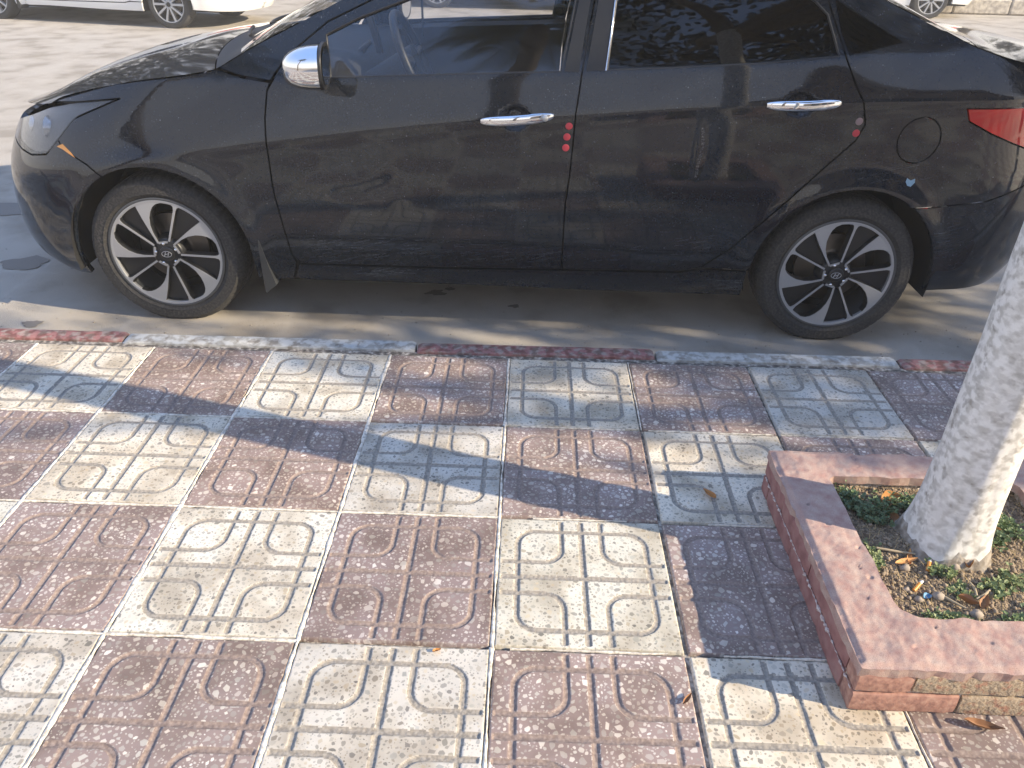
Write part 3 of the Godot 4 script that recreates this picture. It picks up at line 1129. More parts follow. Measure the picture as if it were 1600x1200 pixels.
func build_street_trees() -> void:
	var r := RandomNumberGenerator.new()
	r.seed = 77
	# the tree in the planter
	var tree := thing("street_tree", "whitewashed tree trunk rising out of the red planter", "tree", Vector3(1.015, 0.083, 0.93))
	var g := Geo.new()
	var rows := []
	var nz := FastNoiseLite.new()
	nz.seed = 4
	nz.frequency = 2.2
	nz.fractal_octaves = 4
	for i in 61:
		var h := 2.35 * i / 60.0 - 0.02
		var row := []
		for k in 56:
			var a := TAU * k / 56
			var d := Vector3(cos(a), 0, sin(a))
			var root := exp(-h / 0.07) * (0.5 + 0.5 * cos(a * 5.0 + 1.3) + 0.35 * cos(a * 3.0))
			var rad := lerpf(0.0765, 0.066, minf(h / 2.0, 1.0)) + 0.018 * exp(-h / 0.07) + 0.012 * root
			rad += nz.get_noise_3d(d.x * 0.5, h * 0.6, d.z * 0.5) * 0.004 + nz.get_noise_3d(d.x * 2.0, h * 3.0, d.z * 2.0) * 0.0018 + nz.get_noise_3d(d.x * 6.0, h * 12.0, d.z * 6.0) * 0.0006
			var bend := Vector3(0.012 * sin(h * 1.7) + 0.01 * h, 0, -0.05 * h)
			row.append(Vector3(0, h, 0) + bend + d * rad)
		rows.append(row)
	g.grid(rows, true)
	part(tree, "trunk", g.mesh(), M.whitewash)
	# dirty foot where the whitewash ends
	g = Geo.new()
	rows = []
	for i in 7:
		var f := i / 6.0
		var row := []
		for k in 56:
			var a := TAU * k / 56
			var d := Vector3(cos(a), 0, sin(a))
			var top := 0.045 + 0.035 * nz.get_noise_2d(cos(a) * 0.8, sin(a) * 0.8) + 0.012 * nz.get_noise_2d(cos(a) * 5.0, sin(a) * 5.0)
			var h := -0.02 + f * (top + 0.02)
			var root := exp(-h / 0.07) * (0.5 + 0.5 * cos(a * 5.0 + 1.3) + 0.35 * cos(a * 3.0))
			var rad := lerpf(0.0765, 0.066, minf(h / 2.0, 1.0)) + 0.018 * exp(-h / 0.07) + 0.012 * root
			rad += nz.get_noise_3d(d.x * 0.5, h * 0.6, d.z * 0.5) * 0.004 + nz.get_noise_3d(d.x * 2.0, h * 3.0, d.z * 2.0) * 0.0018 + nz.get_noise_3d(d.x * 6.0, h * 12.0, d.z * 6.0) * 0.0006 + (0.0022 if i < 6 else -0.002) + 0.012 * pow(1.0 - f, 3.0)
			row.append(Vector3(0.012 * sin(h * 1.7) + 0.01 * h, h, -0.05 * h) + d * rad)
		rows.append(row)
	g.grid(rows, true)
	part(tree, "root_flare", g.mesh(), M.root)
	var tops := []
	for k in 11:
		tops.append(Vector3(r.randf_range(-0.6, 1.7), r.randf_range(2.7, 4.2), r.randf_range(-1.2, 1.2)))
	g = Geo.new()
	limbs(g, Vector3(0.02, 2.3, -0.11), 0.06, tops, r)
	part(tree, "limb", g.mesh(), M.bark)
	g = Geo.new()
	for c in tops:
		for k in 900:
			var d := Vector3(r.randfn(0, 1), r.randfn(0, 0.7), r.randfn(0, 1)) * 0.3
			leaf_into(g, c + d, r.randf_range(0.06, 0.11), r)
	part(tree, "crown", g.mesh(), M.leaf)
	# the next tree along the pavement, whose crown dapples the kerb and the car
	var base := Vector3(7.6, 0.05, 1.35)
	var other := thing("street_tree", "leafy street tree further along the pavement", "tree", base)
	g = Geo.new()
	var path := []
	var radii := []
	for i in 12:
		path.append(Vector3(0.05 * sin(i * 0.9), i * 0.2, 0.04 * sin(i * 1.3)))
		radii.append(0.11 - 0.003 * i + 0.05 * exp(-i * 0.8))
	g.tube(path, radii, 14)
	part(other, "trunk", g.mesh(), M.whitewash)
	tops = []
	for k in 12:
		tops.append(Vector3(r.randf_range(-2.2, 2.2), r.randf_range(2.6, 4.2), r.randf_range(-0.8, 1.2)))
	g = Geo.new()
	limbs(g, path[11], 0.07, tops, r)
	part(other, "limb", g.mesh(), M.bark)
	g = Geo.new()
	var kept := 0
	for k in 90000:
		var x := r.randf_range(-2.7, 4.0)
		var z := r.randf_range(-1.5, 0.95)
		if r.randf() > wanted_shade(x, z):
			continue
		var h := r.randf_range(2.1, 4.4)
		var p := Vector3(x, 0, z) + SUN * (h / SUN.y)
		var q := (p - base - Vector3(0, 3.2, 0)) / Vector3(3.6, 1.5, 1.9)
		if q.length() > 1.0:
			continue
		leaf_into(g, p - base, r.randf_range(0.05, 0.085), r)
		kept += 1
		if kept > 14000:
			break
	part(other, "crown", g.mesh(), M.leaf)


func palm(at: Vector3, height: float, fronds: int, seed_: int, label: String) -> void:
	var r := RandomNumberGenerator.new()
	r.seed = seed_
	var o := thing("palm_tree", label, "palm", at)
	var g := Geo.new()
	var path := []
	var radii := []
	for i in 24:
		var f := i / 23.0
		path.append(Vector3(0.15 * f * f, height * f, 0))
		radii.append(0.2 - 0.05 * f + (0.012 if i % 2 else 0.0) + 0.08 * exp(-f * 9.0))
	g.tube(path, radii, 12)
	part(o, "trunk", g.mesh(), M.bark)
	g = Geo.new()
	var top: Vector3 = path[23]
	for k in fronds:
		var a := TAU * k * 0.381966
		var lift := r.randf_range(-0.25, 1.1)
		var dir := Vector3(cos(a), 0, sin(a))
		var spine := []
		var w := []
		var len_ := r.randf_range(1.7, 2.3)
		for i in 12:
			var f := i / 11.0
			spine.append(top + dir * len_ * f * (1.0 - 0.18 * f) + Vector3.UP * (len_ * (lift * f - (0.75 + 0.35 * lift) * f * f)))
			w.append(0.014 * (1.05 - f))
		g.tube(spine, w, 4, false)
		for i in 44:
			var f := 0.12 + 0.86 * i / 43.0
			var j := f * 11.0
			var p: Vector3 = spine[int(j)].lerp(spine[mini(int(j) + 1, 11)], j - int(j))
			var along: Vector3 = (spine[mini(int(j) + 1, 11)] - spine[int(j)]).normalized()
			var side := along.cross(Vector3.UP).normalized()
			for s in [-1.0, 1.0]:
				var l := 0.48 * sin(PI * (0.12 + 0.84 * f)) * r.randf_range(0.85, 1.1)
				var tip: Vector3 = p + (side * s * 0.8 + along * 0.5 + Vector3.DOWN * (0.45 + 0.4 * f)).normalized() * l
				g.flat(p - along * 0.014, p + along * 0.014, tip, p + Vector3.DOWN)
	part(o, "crown", g.mesh(), M.frond)


func build_behind() -> void:
	palm(Vector3(-0.5, 0, 4.9), 7.3, 38, 3, "tall palm tree behind the viewer on the pavement")
	palm(Vector3(-5.6, 0, 5.4), 6.4, 30, 8, "shorter palm tree further left along the pavement")
	# a shop front across the pavement, mirrored in the car's flank
	var shop := thing("building", "low sand coloured building facing the pavement", "building", Vector3(9.5, 0, 7.2))
	var wall := plain(srgb(172, 150, 122), 0.9)
	var g := Geo.new()
	g.box(Vector3(0, 1.9, 3.0), Vector3(11.0, 3.8, 6.0), 0.02)
	part(shop, "wall", g.mesh(), wall)
	g = Geo.new()
	g.box(Vector3(0, 3.87, 2.9), Vector3(11.4, 0.16, 6.4), 0.02)
	part(shop, "roof", g.mesh(), M.far_concrete)
	for k in 4:
		g = Geo.new()
		g.box(Vector3(-4.2 + k * 2.8, 1.35, -0.03), Vector3(1.9, 2.4, 0.08), 0.01)
		var sh := part(shop, "shutter", g.mesh(), M.flap)
		g = Geo.new()
		for i in 14:
			g.box(Vector3(-4.2 + k * 2.8, 0.3 + i * 0.16, -0.08), Vector3(1.8, 0.12, 0.03), 0.01)
		part(sh, "slats", g.mesh(), M.barrel)
	# trees across the road, mirrored in the bonnet and the screens
	var crown_mesh: ArrayMesh
	var trunk_mesh: ArrayMesh
	var r := RandomNumberGenerator.new()
	r.seed = 91
	g = Geo.new()
	for k in 2600:
		var d := Vector3(r.randfn(0, 1), r.randfn(0, 1), r.randfn(0, 1)).normalized() * pow(r.randf(), 0.4)
		var lump_ := 1.0 + 0.35 * fine.get_noise_3d(d.x * 1.4, d.y * 1.4, d.z * 1.4)
		leaf_into(g, Vector3(d.x * 2.6, 3.7 + d.y * 3.2, d.z * 2.2) * Vector3(lump_, 1, lump_), r.randf_range(0.25, 0.42), r)
	crown_mesh = g.mesh()
	g = Geo.new()
	g.tube([Vector3.ZERO, Vector3(0.05, 1.5, 0), Vector3(-0.03, 3.2, 0.05), Vector3(0.1, 5.5, 0)], [0.24, 0.19, 0.16, 0.08], 12)
	trunk_mesh = g.mesh()
	for k in 9:
		var o := thing("roadside_tree", "broad leafy tree across the road, %s from the left in their row" % ["first", "second", "third", "fourth", "fifth", "sixth", "seventh", "eighth", "ninth"][k], "tree", Vector3(-19.0 + k * 4.3 + r.randf_range(-0.7, 0.7), 0.09, -18.6 + r.randf_range(-0.6, 0.6)), "trees across the road")
		o.rotation.y = r.randf() * TAU
		o.scale = Vector3.ONE * r.randf_range(1.15, 1.5)
		part(o, "trunk", trunk_mesh, M.bark)
		part(o, "crown", crown_mesh, M.leaf)
	# waste ground beyond the pavement
	g = Geo.new()
	g.box(Vector3(0, -0.07, 40.0), Vector3(200, 0.12, 65.6), 0.0)
	structure("waste_ground", g.mesh(), M.earth)


# ---------------------------------------------------------------- the sedan's surfaces. Car axes: x to the tail, y up from the road, z to the near side from the centre line.
const YC := [Vector2(-1.6, 0.60), Vector2(-1.2, 0.66), Vector2(-0.824, 0.723), Vector2(-0.218, 0.806), Vector2(0.259, 0.847), Vector2(0.594, 0.878), Vector2(1.211, 0.917), Vector2(1.734, 0.935), Vector2(2.3, 0.94)]
const YB := [Vector2(-1.0, 0.915), Vector2(-0.585, 0.932), Vector2(-0.262, 0.952), Vector2(0.196, 0.974), Vector2(0.584, 0.999), Vector2(0.862, 1.019), Vector2(1.129, 1.046), Vector2(1.6, 1.09)]
const W0 := [Vector2(-2.2, 0.79), Vector2(-1.6, 0.825), Vector2(-1.0, 0.845), Vector2(-0.3, 0.85), Vector2(0.6, 0.85), Vector2(1.3, 0.845), Vector2(1.8, 0.82), Vector2(2.3, 0.78)]
const LOW := [Vector2(0.12, 0.075), Vector2(0.16, 0.045), Vector2(0.2, 0.03), Vector2(0.27, 0.020), Vector2(0.36, 0.014), Vector2(0.5, 0.008), Vector2(0.62, 0.005), Vector2(1.0, 0.004)]
const XN := [Vector2(0.12, -2.03), Vector2(0.2, -2.10), Vector2(0.3, -2.125), Vector2(0.42, -2.12), Vector2(0.52, -2.10), Vector2(0.62, -2.06), Vector2(0.72, -2.0), Vector2(0.80, -1.92), Vector2(0.9, -1.80)]
const XR := [Vector2(0.15, 2.13), Vector2(0.3, 2.22), Vector2(0.5, 2.25), Vector2(0.65, 2.24), Vector2(0.8, 2.2), Vector2(0.95, 2.17), Vector2(1.1, 2.1)]
# the line where the flank ends and bonnet, screens, roof and boot lid begin
const YE := [Vector2(-2.1, 0.68), Vector2(-1.85, 0.745), Vector2(-1.7, 0.80), Vector2(-1.606, 0.838), Vector2(-1.319, 0.898), Vector2(-1.005, 0.948), Vector2(-0.93, 0.985), Vector2(-0.856, 1.026), Vector2(-0.707, 1.097), Vector2(-0.564, 1.168), Vector2(-0.3, 1.285), Vector2(-0.1, 1.355), Vector2(0.05, 1.392), Vector2(0.3, 1.415), Vector2(0.6, 1.408), Vector2(0.85, 1.37), Vector2(1.0, 1.325), Vector2(1.249, 1.222), Vector2(1.455, 1.137), Vector2(1.562, 1.093), Vector2(1.748, 1.046), Vector2(2.0, 1.015), Vector2(2.25, 0.985)]
const WHEEL := Vector2(1.2835, 0.281)


func pw(p: Array, x: float) -> float:
	var n := p.size()
	if x <= p[0].x:
		return p[0].y + (p[1].y - p[0].y) / (p[1].x - p[0].x) * (x - p[0].x)
	if x >= p[n - 1].x:
		return p[n - 1].y + (p[n - 1].y - p[n - 2].y) / (p[n - 1].x - p[n - 2].x) * (x - p[n - 1].x)
	var i := 0
	while x > p[i + 1].x:
		i += 1
	var a: Vector2 = p[i]
	var b: Vector2 = p[i + 1]
	var a0: Vector2 = p[maxi(i - 1, 0)]
	var b1: Vector2 = p[mini(i + 2, n - 1)]
	var h := b.x - a.x
	var ma := (b.y - a0.y) / (b.x - a0.x)
	var mb := (b1.y - a.y) / (b1.x - a.x)
	var t := (x - a.x) / h
	var t2 := t * t
	var t3 := t2 * t
	return (2 * t3 - 3 * t2 + 1) * a.y + (t3 - 2 * t2 + t) * h * ma + (3 * t2 - 2 * t3) * b.y + (t3 - t2) * h * mb


func soft(v: float, s: float) -> float:
	var q := v / s
	return v if q > 20.0 else 0.0 if q < -20.0 else s * log(1.0 + exp(q))


func half_width(x: float, y: float) -> float:
	var yc := pw(YC, x)
	var yb := pw(YB, x)
	var ins := pw(LOW, y)
	var d := yc - y
	if d > 0.0:
		ins += 0.007 * clampf((x + 1.5) / 0.5, 0, 1) * (1.0 - exp(-d / 0.03)) * exp(-d / 0.25)
	ins += 0.26 * soft(y - yc, 0.008)
	if x > 1.1:
		ins += 0.55 * pow(maxf(0.0, y - yc), 2.0) * minf((x - 1.1) / 0.3, 1.0)
	var t := soft(y - yb, 0.006)
	ins += 0.20 * t + 0.28 * t * t
	var r := Vector2(absf(x) - WHEEL.x, y - 0.285).length()
	var w := pw(W0, x) - ins + 0.013 * exp(-pow((r - 0.34) / 0.05, 2.0))
	# handle cups
	for c in [Vector2(0.045, 0.832), Vector2(1.005, 0.905)]:
		var q := Vector2((x - c.x) / 0.055, (y - c.y) / 0.043)
		var l := q.length()
		if l < 1.6:
			w -= 0.02 * (1.0 - smoothstep(0.55, 1.05, l))
	return w


func dented(x: float, y: float) -> float:
	var w := 0.0
	# dents in the front door and a pressed streak in the rear one
	for q in [[-0.43, 0.575, 0.06, 0.035, -0.0045], [-0.49, 0.60, 0.035, 0.025, 0.002], [-0.37, 0.545, 0.04, 0.025, 0.002], [-0.40, 0.61, 0.025, 0.03, -0.002], [-0.55, 0.55, 0.06, 0.02, -0.003], [0.685, 0.74, 0.014, 0.08, -0.0012], [0.6, 0.42, 0.2, 0.08, -0.002]]:
		var a: float = (x - q[0]) / q[2]
		var b: float = (y - q[1]) / q[3]
		if absf(a) < 3.0 and absf(b) < 3.0:
			w += q[4] * exp(-a * a - b * b)
	return w + fine.get_noise_2d(x * 3.0, y * 3.0) * 0.0003


func flank(u: float, y: float) -> Vector3:
	var xn := pw(XN, y)
	var xr := pw(XR, y)
	if u < xn + 0.62:
		var th := maxf(PI / 2 - (xn + 0.62 - u) / 0.62, 0.0)
		var x := xn + 0.62 * (1.0 - cos(th))
		return Vector3(x, y, half_width(x, y) * pow(sin(th), 0.8))
	if u > xr - 0.55:
		var th := maxf(PI / 2 - (u - xr + 0.55) / 0.55, 0.0)
		var x := xr - 0.55 * (1.0 - cos(th))
		return Vector3(x, y, half_width(x, y) * pow(sin(th), 0.75))
	return Vector3(u, y, half_width(u, y) + dented(u, y))


func ring(points: Array) -> PackedVector2Array:
	var a := PackedVector2Array()
	for q in points:
		a.append(Vector2(q[0], q[1]))
	return a


func along_edge(x0: float, x1: float, step := 0.06, lower := 0.0) -> Array:
	var a := []
	var n := int(absf(x1 - x0) / step) + 1
	for i in n + 1:
		var x := lerpf(x0, x1, float(i) / n)
		a.append([x, pw(YE, x) - lower])
	return a


func arch(cx: float, from: float, to: float, r := 0.342) -> Array:
	var a := []
	var n := int(absf(to - from) / 7.0) + 2
	for i in n + 1:
		var t := deg_to_rad(lerpf(from, to, float(i) / n))
		a.append([cx + cos(t) * r, WHEEL.y + sin(t) * r])
	return a


func warp(poly: PackedVector2Array) -> PackedVector2Array:
	var a := PackedVector2Array()
	for k in poly.size():
		var p := poly[k]
		var q := poly[(k + 1) % poly.size()]
		var n := int(p.distance_to(q) / 0.06) + 1
		for i in n:
			var s := p.lerp(q, float(i) / n)
			a.append(Vector2(s.x, s.y + 0.8 - pw(YC, s.x)))
	return a


# one body panel on the near side (side 1) or the far side (side -1)
func panel(g: Geo, poly: PackedVector2Array, holes: Array, side: float, gap := 0.003, rim := 0.018, inward := 0.0, du := 0.025, dv := 0.0125) -> void:
	var shrunk: Array = [poly]
	if gap > 0.0:
		shrunk = Geometry2D.offset_polygon(poly, -gap)
	# cells run along the crease of the flank, so that it stays a clean line
	var place := func(u: float, v: float) -> Vector3:
		var p := flank(u, v - 0.8 + pw(YC, u))
		return Vector3(p.x, p.y, (p.z - inward) * side)
	var uv := func(q: Vector2) -> Vector2: return Vector2((q.x + 2.6) / 5.2, (1.5 - (q.y - 0.8 + pw(YC, q.x))) / 1.5)
	var warped := []
	for hole in holes:
		warped.append(warp(hole))
	for q in shrunk:
		sheet(g, warp(q), warped, du, dv, place, rim, Vector3(0, 0.6, 0), uv)


func top_point(x: float, s: float) -> Vector3:
	var ye := pw(YE, x)
	var crown := pw([Vector2(-2.1, 0.03), Vector2(-1.5, 0.045), Vector2(-1.0, 0.045), Vector2(-0.7, 0.06), Vector2(-0.2, 0.065), Vector2(0.4, 0.05), Vector2(0.9, 0.06), Vector2(1.4, 0.05), Vector2(1.8, 0.03), Vector2(2.25, 0.025)], x)
	return Vector3(x, ye + crown * (1.0 - pow(absf(s), 2.4)), s * (half_width(x, ye) - 0.002))


func top_panel(g: Geo, front: Callable, back: Callable, rows: int, from_nose := false) -> void:
	var grid := []
	var uvs := []
	for i in rows + 1:
		var t := float(i) / rows
		var row := []
		var uv := []
		for j in 41:
			var s := (j - 20) / 20.0
			var p: Vector3
			if from_nose:
				var u := lerpf(-2.46, -1.7, absf(s))
				var f := flank(u, lerpf(0.71, 0.793, pow(absf(s), 1.5)))
				f.z *= signf(s)
				var x := lerpf(f.x, back.call(s), t)
				p = top_point(x, s)
				var f0 := top_point(f.x, s)
				p += (f - f0) * pow(1.0 - t, 3.0)
				if s == 0.0:
					p.z = 0.0
			else:
				p = top_point(lerpf(front.call(s), back.call(s), t), s)
			row.append(p)
			uv.append(Vector2((p.x + 2.6) / 5.2, 0.05 + 0.1 * (p.z + 1.0)))
		grid.append(row)
		uvs.append(uv)
	g.grid(grid, false, false, uvs)


func wheel_parts(wheel: Node3D, turn: float, style: String) -> void:
	# tyre, squashed a little where it stands
	var g := Geo.new()
	var prof := [Vector2(0.212, -0.03), Vector2(0.219, -0.010), Vector2(0.226, -0.002), Vector2(0.236, 0.003), Vector2(0.2365, 0.0045), Vector2(0.239, 0.0045), Vector2(0.24, 0.003), Vector2(0.256, 0.005), Vector2(0.268, 0.002), Vector2(0.2685, 0.0035), Vector2(0.271, 0.003), Vector2(0.2715, 0.001), Vector2(0.279, -0.004), Vector2(0.287, -0.013), Vector2(0.2925, -0.024), Vector2(0.2945, -0.034), Vector2(0.2945, -0.040), Vector2(0.288, -0.041), Vector2(0.288, -0.047), Vector2(0.2955, -0.048), Vector2(0.296, -0.085), Vector2(0.289, -0.086), Vector2(0.289, -0.094), Vector2(0.296, -0.095), Vector2(0.296, -0.15), Vector2(0.29, -0.172), Vector2(0.272, -0.188), Vector2(0.24, -0.19), Vector2(0.212, -0.17)]
	var rows := []
	var segs := 312
	for q in prof:
		var row := []
		for k in segs:
			var a := TAU * k / segs
			var rad: float = q.x
			if rad > 0.286 and k % 6 == 0 and q.y > -0.16:
				rad -= 0.006
			var p := Vector3(cos(a) * rad, sin(a) * rad, q.y)
			if p.y < -0.281:
				p.z += (-0.281 - p.y) * 0.5 * (1.0 if q.y > -0.09 else -1.0)
				p.y = -0.281
			row.append(p)
		rows.append(row)
	g.grid(rows, true)
	part(wheel, "tyre", g.mesh(), M.rubber)
	g = Geo.new()
	g.lathe([Vector2(0.2225, -0.001), Vector2(0.2165, 0.0015), Vector2(0.2125, -0.001), Vector2(0.209, -0.006), Vector2(0.206, -0.02), Vector2(0.198, -0.05), Vector2(0.19, -0.09), Vector2(0.186, -0.17)], 96)
	part(wheel, "barrel", g.mesh(), M.barrel)
	g = Geo.new()
	g.lathe([Vector2(0.0, -0.13), Vector2(0.188, -0.13)], 48)
	part(wheel, "backing", g.mesh(), M.under)
	g = Geo.new()
	g.lathe([Vector2(0.05, -0.075), Vector2(0.075, -0.07), Vector2(0.076, -0.082), Vector2(0.135, -0.082), Vector2(0.137, -0.085), Vector2(0.137, -0.1), Vector2(0.06, -0.1)], 64)
	part(wheel, "brake_disc", g.mesh(), M.disc)
	var pol := func(r: float, deg: float) -> Vector2: return Vector2(cos(deg_to_rad(deg)), sin(deg_to_rad(deg))) * r
	var face := Geo.new()
	var dark := Geo.new()
	face.lathe([Vector2(0.2125, -0.001), Vector2(0.2115, -0.0002), Vector2(0.2035, -0.0012), Vector2(0.2025, -0.0022), Vector2(0.2025, -0.014)], 120)
	if style == "blades":
		for k in 5:
			var o := turn + 72.0 * k
			# thin spoke
			var a: Vector2 = pol.call(1.0, o)
			var n2 := Vector2(-a.y, a.x)
			var thin := PackedVector2Array([a * 0.054 - n2 * 0.0035, a * 0.12 - n2 * 0.0036, a * 0.185 - n2 * 0.0042, a * 0.198 - n2 * 0.0075, a * 0.2033 - n2 * 0.016, a * 0.2042, a * 0.2033 + n2 * 0.016, a * 0.198 + n2 * 0.0075, a * 0.185 + n2 * 0.0042, a * 0.12 + n2 * 0.0036, a * 0.054 + n2 * 0.0035])
			spoke(face, dark, thin)
			# the blade: straight on one edge, hollowed on the other
			var pts := []
			for q in [[0.05, 46.0], [0.09, 43.2], [0.12, 39.6], [0.148, 34.6], [0.17, 29.6], [0.186, 25.4], [0.197, 21.0], [0.2033, 15.0], [0.2042, 26.0], [0.2042, 34.0], [0.2033, 43.2], [0.15, 45.2], [0.10, 47.4], [0.05, 53.5]]:
				pts.append(pol.call(q[0], o + q[1]))
			spoke(face, dark, PackedVector2Array(pts))
			# the bend that joins the two round the hub
			var outer := []
			var inner := []
			for i in 9:
				var f := i / 8.0
				var deg := lerpf(49.5, 6.0, f)
				var rr := 0.0465 - 0.0025 * sin(PI * f)
				outer.append(pol.call(rr + 0.0065, o + deg))
				inner.append(pol.call(rr - 0.0015, o + deg))
			inner.reverse()
			spoke(face, dark, PackedVector2Array(outer + inner))
			# the closed black pocket between this blade and the next thin spoke
			var web := PackedVector2Array([pol.call(0.035, o + 52), pol.call(0.2, o + 43.5), pol.call(0.203, o + 53), pol.call(0.203, o + 63), pol.call(0.2, o + 71.5), pol.call(0.035, o + 71)])
			dark.prism(web, -0.045, -0.022)
	else:
		for k in 10:
			var a: Vector2 = pol.call(1.0, turn + 36.0 * k)
			var n2 := Vector2(-a.y, a.x)
			spoke(face, dark, PackedVector2Array([a * 0.04 - n2 * 0.010, a * 0.2033 - n2 * 0.013, a * 0.2042, a * 0.2033 + n2 * 0.013, a * 0.04 + n2 * 0.010]))
	part(wheel, "rim", face.mesh(), M.alloy)
	dark.lathe([Vector2(0.0, -0.008), Vector2(0.05, -0.008), Vector2(0.062, -0.014), Vector2(0.07, -0.05)], 40)
	part(wheel, "spoke_backs", dark.mesh(), M.alloy_dark if style == "blades" else M.alloy)
	g = Geo.new()
	g.lathe([Vector2(0.0, 0.001), Vector2(0.022, 0.0005), Vector2(0.027, -0.001), Vector2(0.0285, -0.004), Vector2(0.0285, -0.01)], 36)
	var cap := part(wheel, "hub_cap", g.mesh(), M.alloy_dark)
	if style == "blades":
		# emblem: an oval ring with a leaning bar letter
		g = Geo.new()
		var oval := []
		var rad := []
		for i in 33:
			var t := TAU * i / 32
			oval.append(Vector3(cos(t) * 0.019, sin(t) * 0.0115, 0.0012))
			rad.append(0.0011)
		g.tube(oval, rad, 6, false)
		for s in [-1.0, 1.0]:
			g.tube([Vector3(s * 0.0065 - 0.0035, -0.0085, 0.0012), Vector3(s * 0.0065 + 0.0035, 0.0085, 0.0012)], [0.0014, 0.0014], 6)
		g.tube([Vector3(-0.0065, -0.0022, 0.0012), Vector3(0.0065, 0.0022, 0.0012)], [0.0013, 0.0013], 6)
		part(cap, "emblem", g.mesh(), M.alloy)
	for k in 5:
		g = Geo.new()
		var at: Vector2 = pol.call(0.041, turn + 72.0 * k + 28.0)
		g.lathe([Vector2(0.0, 0.002), Vector2(0.005, 0.001), Vector2(0.0065, -0.002), Vector2(0.0068, -0.012)], 6, Vector3(at.x, at.y, 0))
		part(wheel, "lug_nut", g.mesh(), M.chrome)


func spoke(face: Geo, dark: Geo, poly: PackedVector2Array) -> void:
	face.prism(poly, -0.004, -0.0012)
	var grown := Geometry2D.offset_polygon(poly, 0.0012)
	for q in grown:
		dark.prism(q, -0.038, -0.0045)


func door_handle(g: Geo, a: Vector2, b: Vector2) -> void:
	var rows := []
	for i in 25:
		var f := i / 24.0
		var q := a.lerp(b, f)
		var base := flank(q.x, q.y)
		var body := pow(sin(PI * clampf(f, 0.004, 0.996)), 0.5)
		var lift := 0.012 + 0.026 * pow(sin(PI * f), 0.7)
		var hy := 0.006 + 0.0165 * body * (1.0 - 0.3 * sin(PI * f) * (1.0 if f < 0.7 else 0.6))
		var hz := 0.003 + 0.008 * body
		# the surface the handle stands off from, without its cup
		var wall := pw(W0, q.x) - 0.004
		var row := []
		for k in 16:
			var t := TAU * k / 16
			var c := signf(cos(t)) * pow(absf(cos(t)), 0.8)
			var s := signf(sin(t)) * pow(absf(sin(t)), 0.8)
			row.append(Vector3(base.x, base.y + hy * s, wall + lift - 0.012 + hz * c))
		rows.append(row)
	g.grid(rows, true)


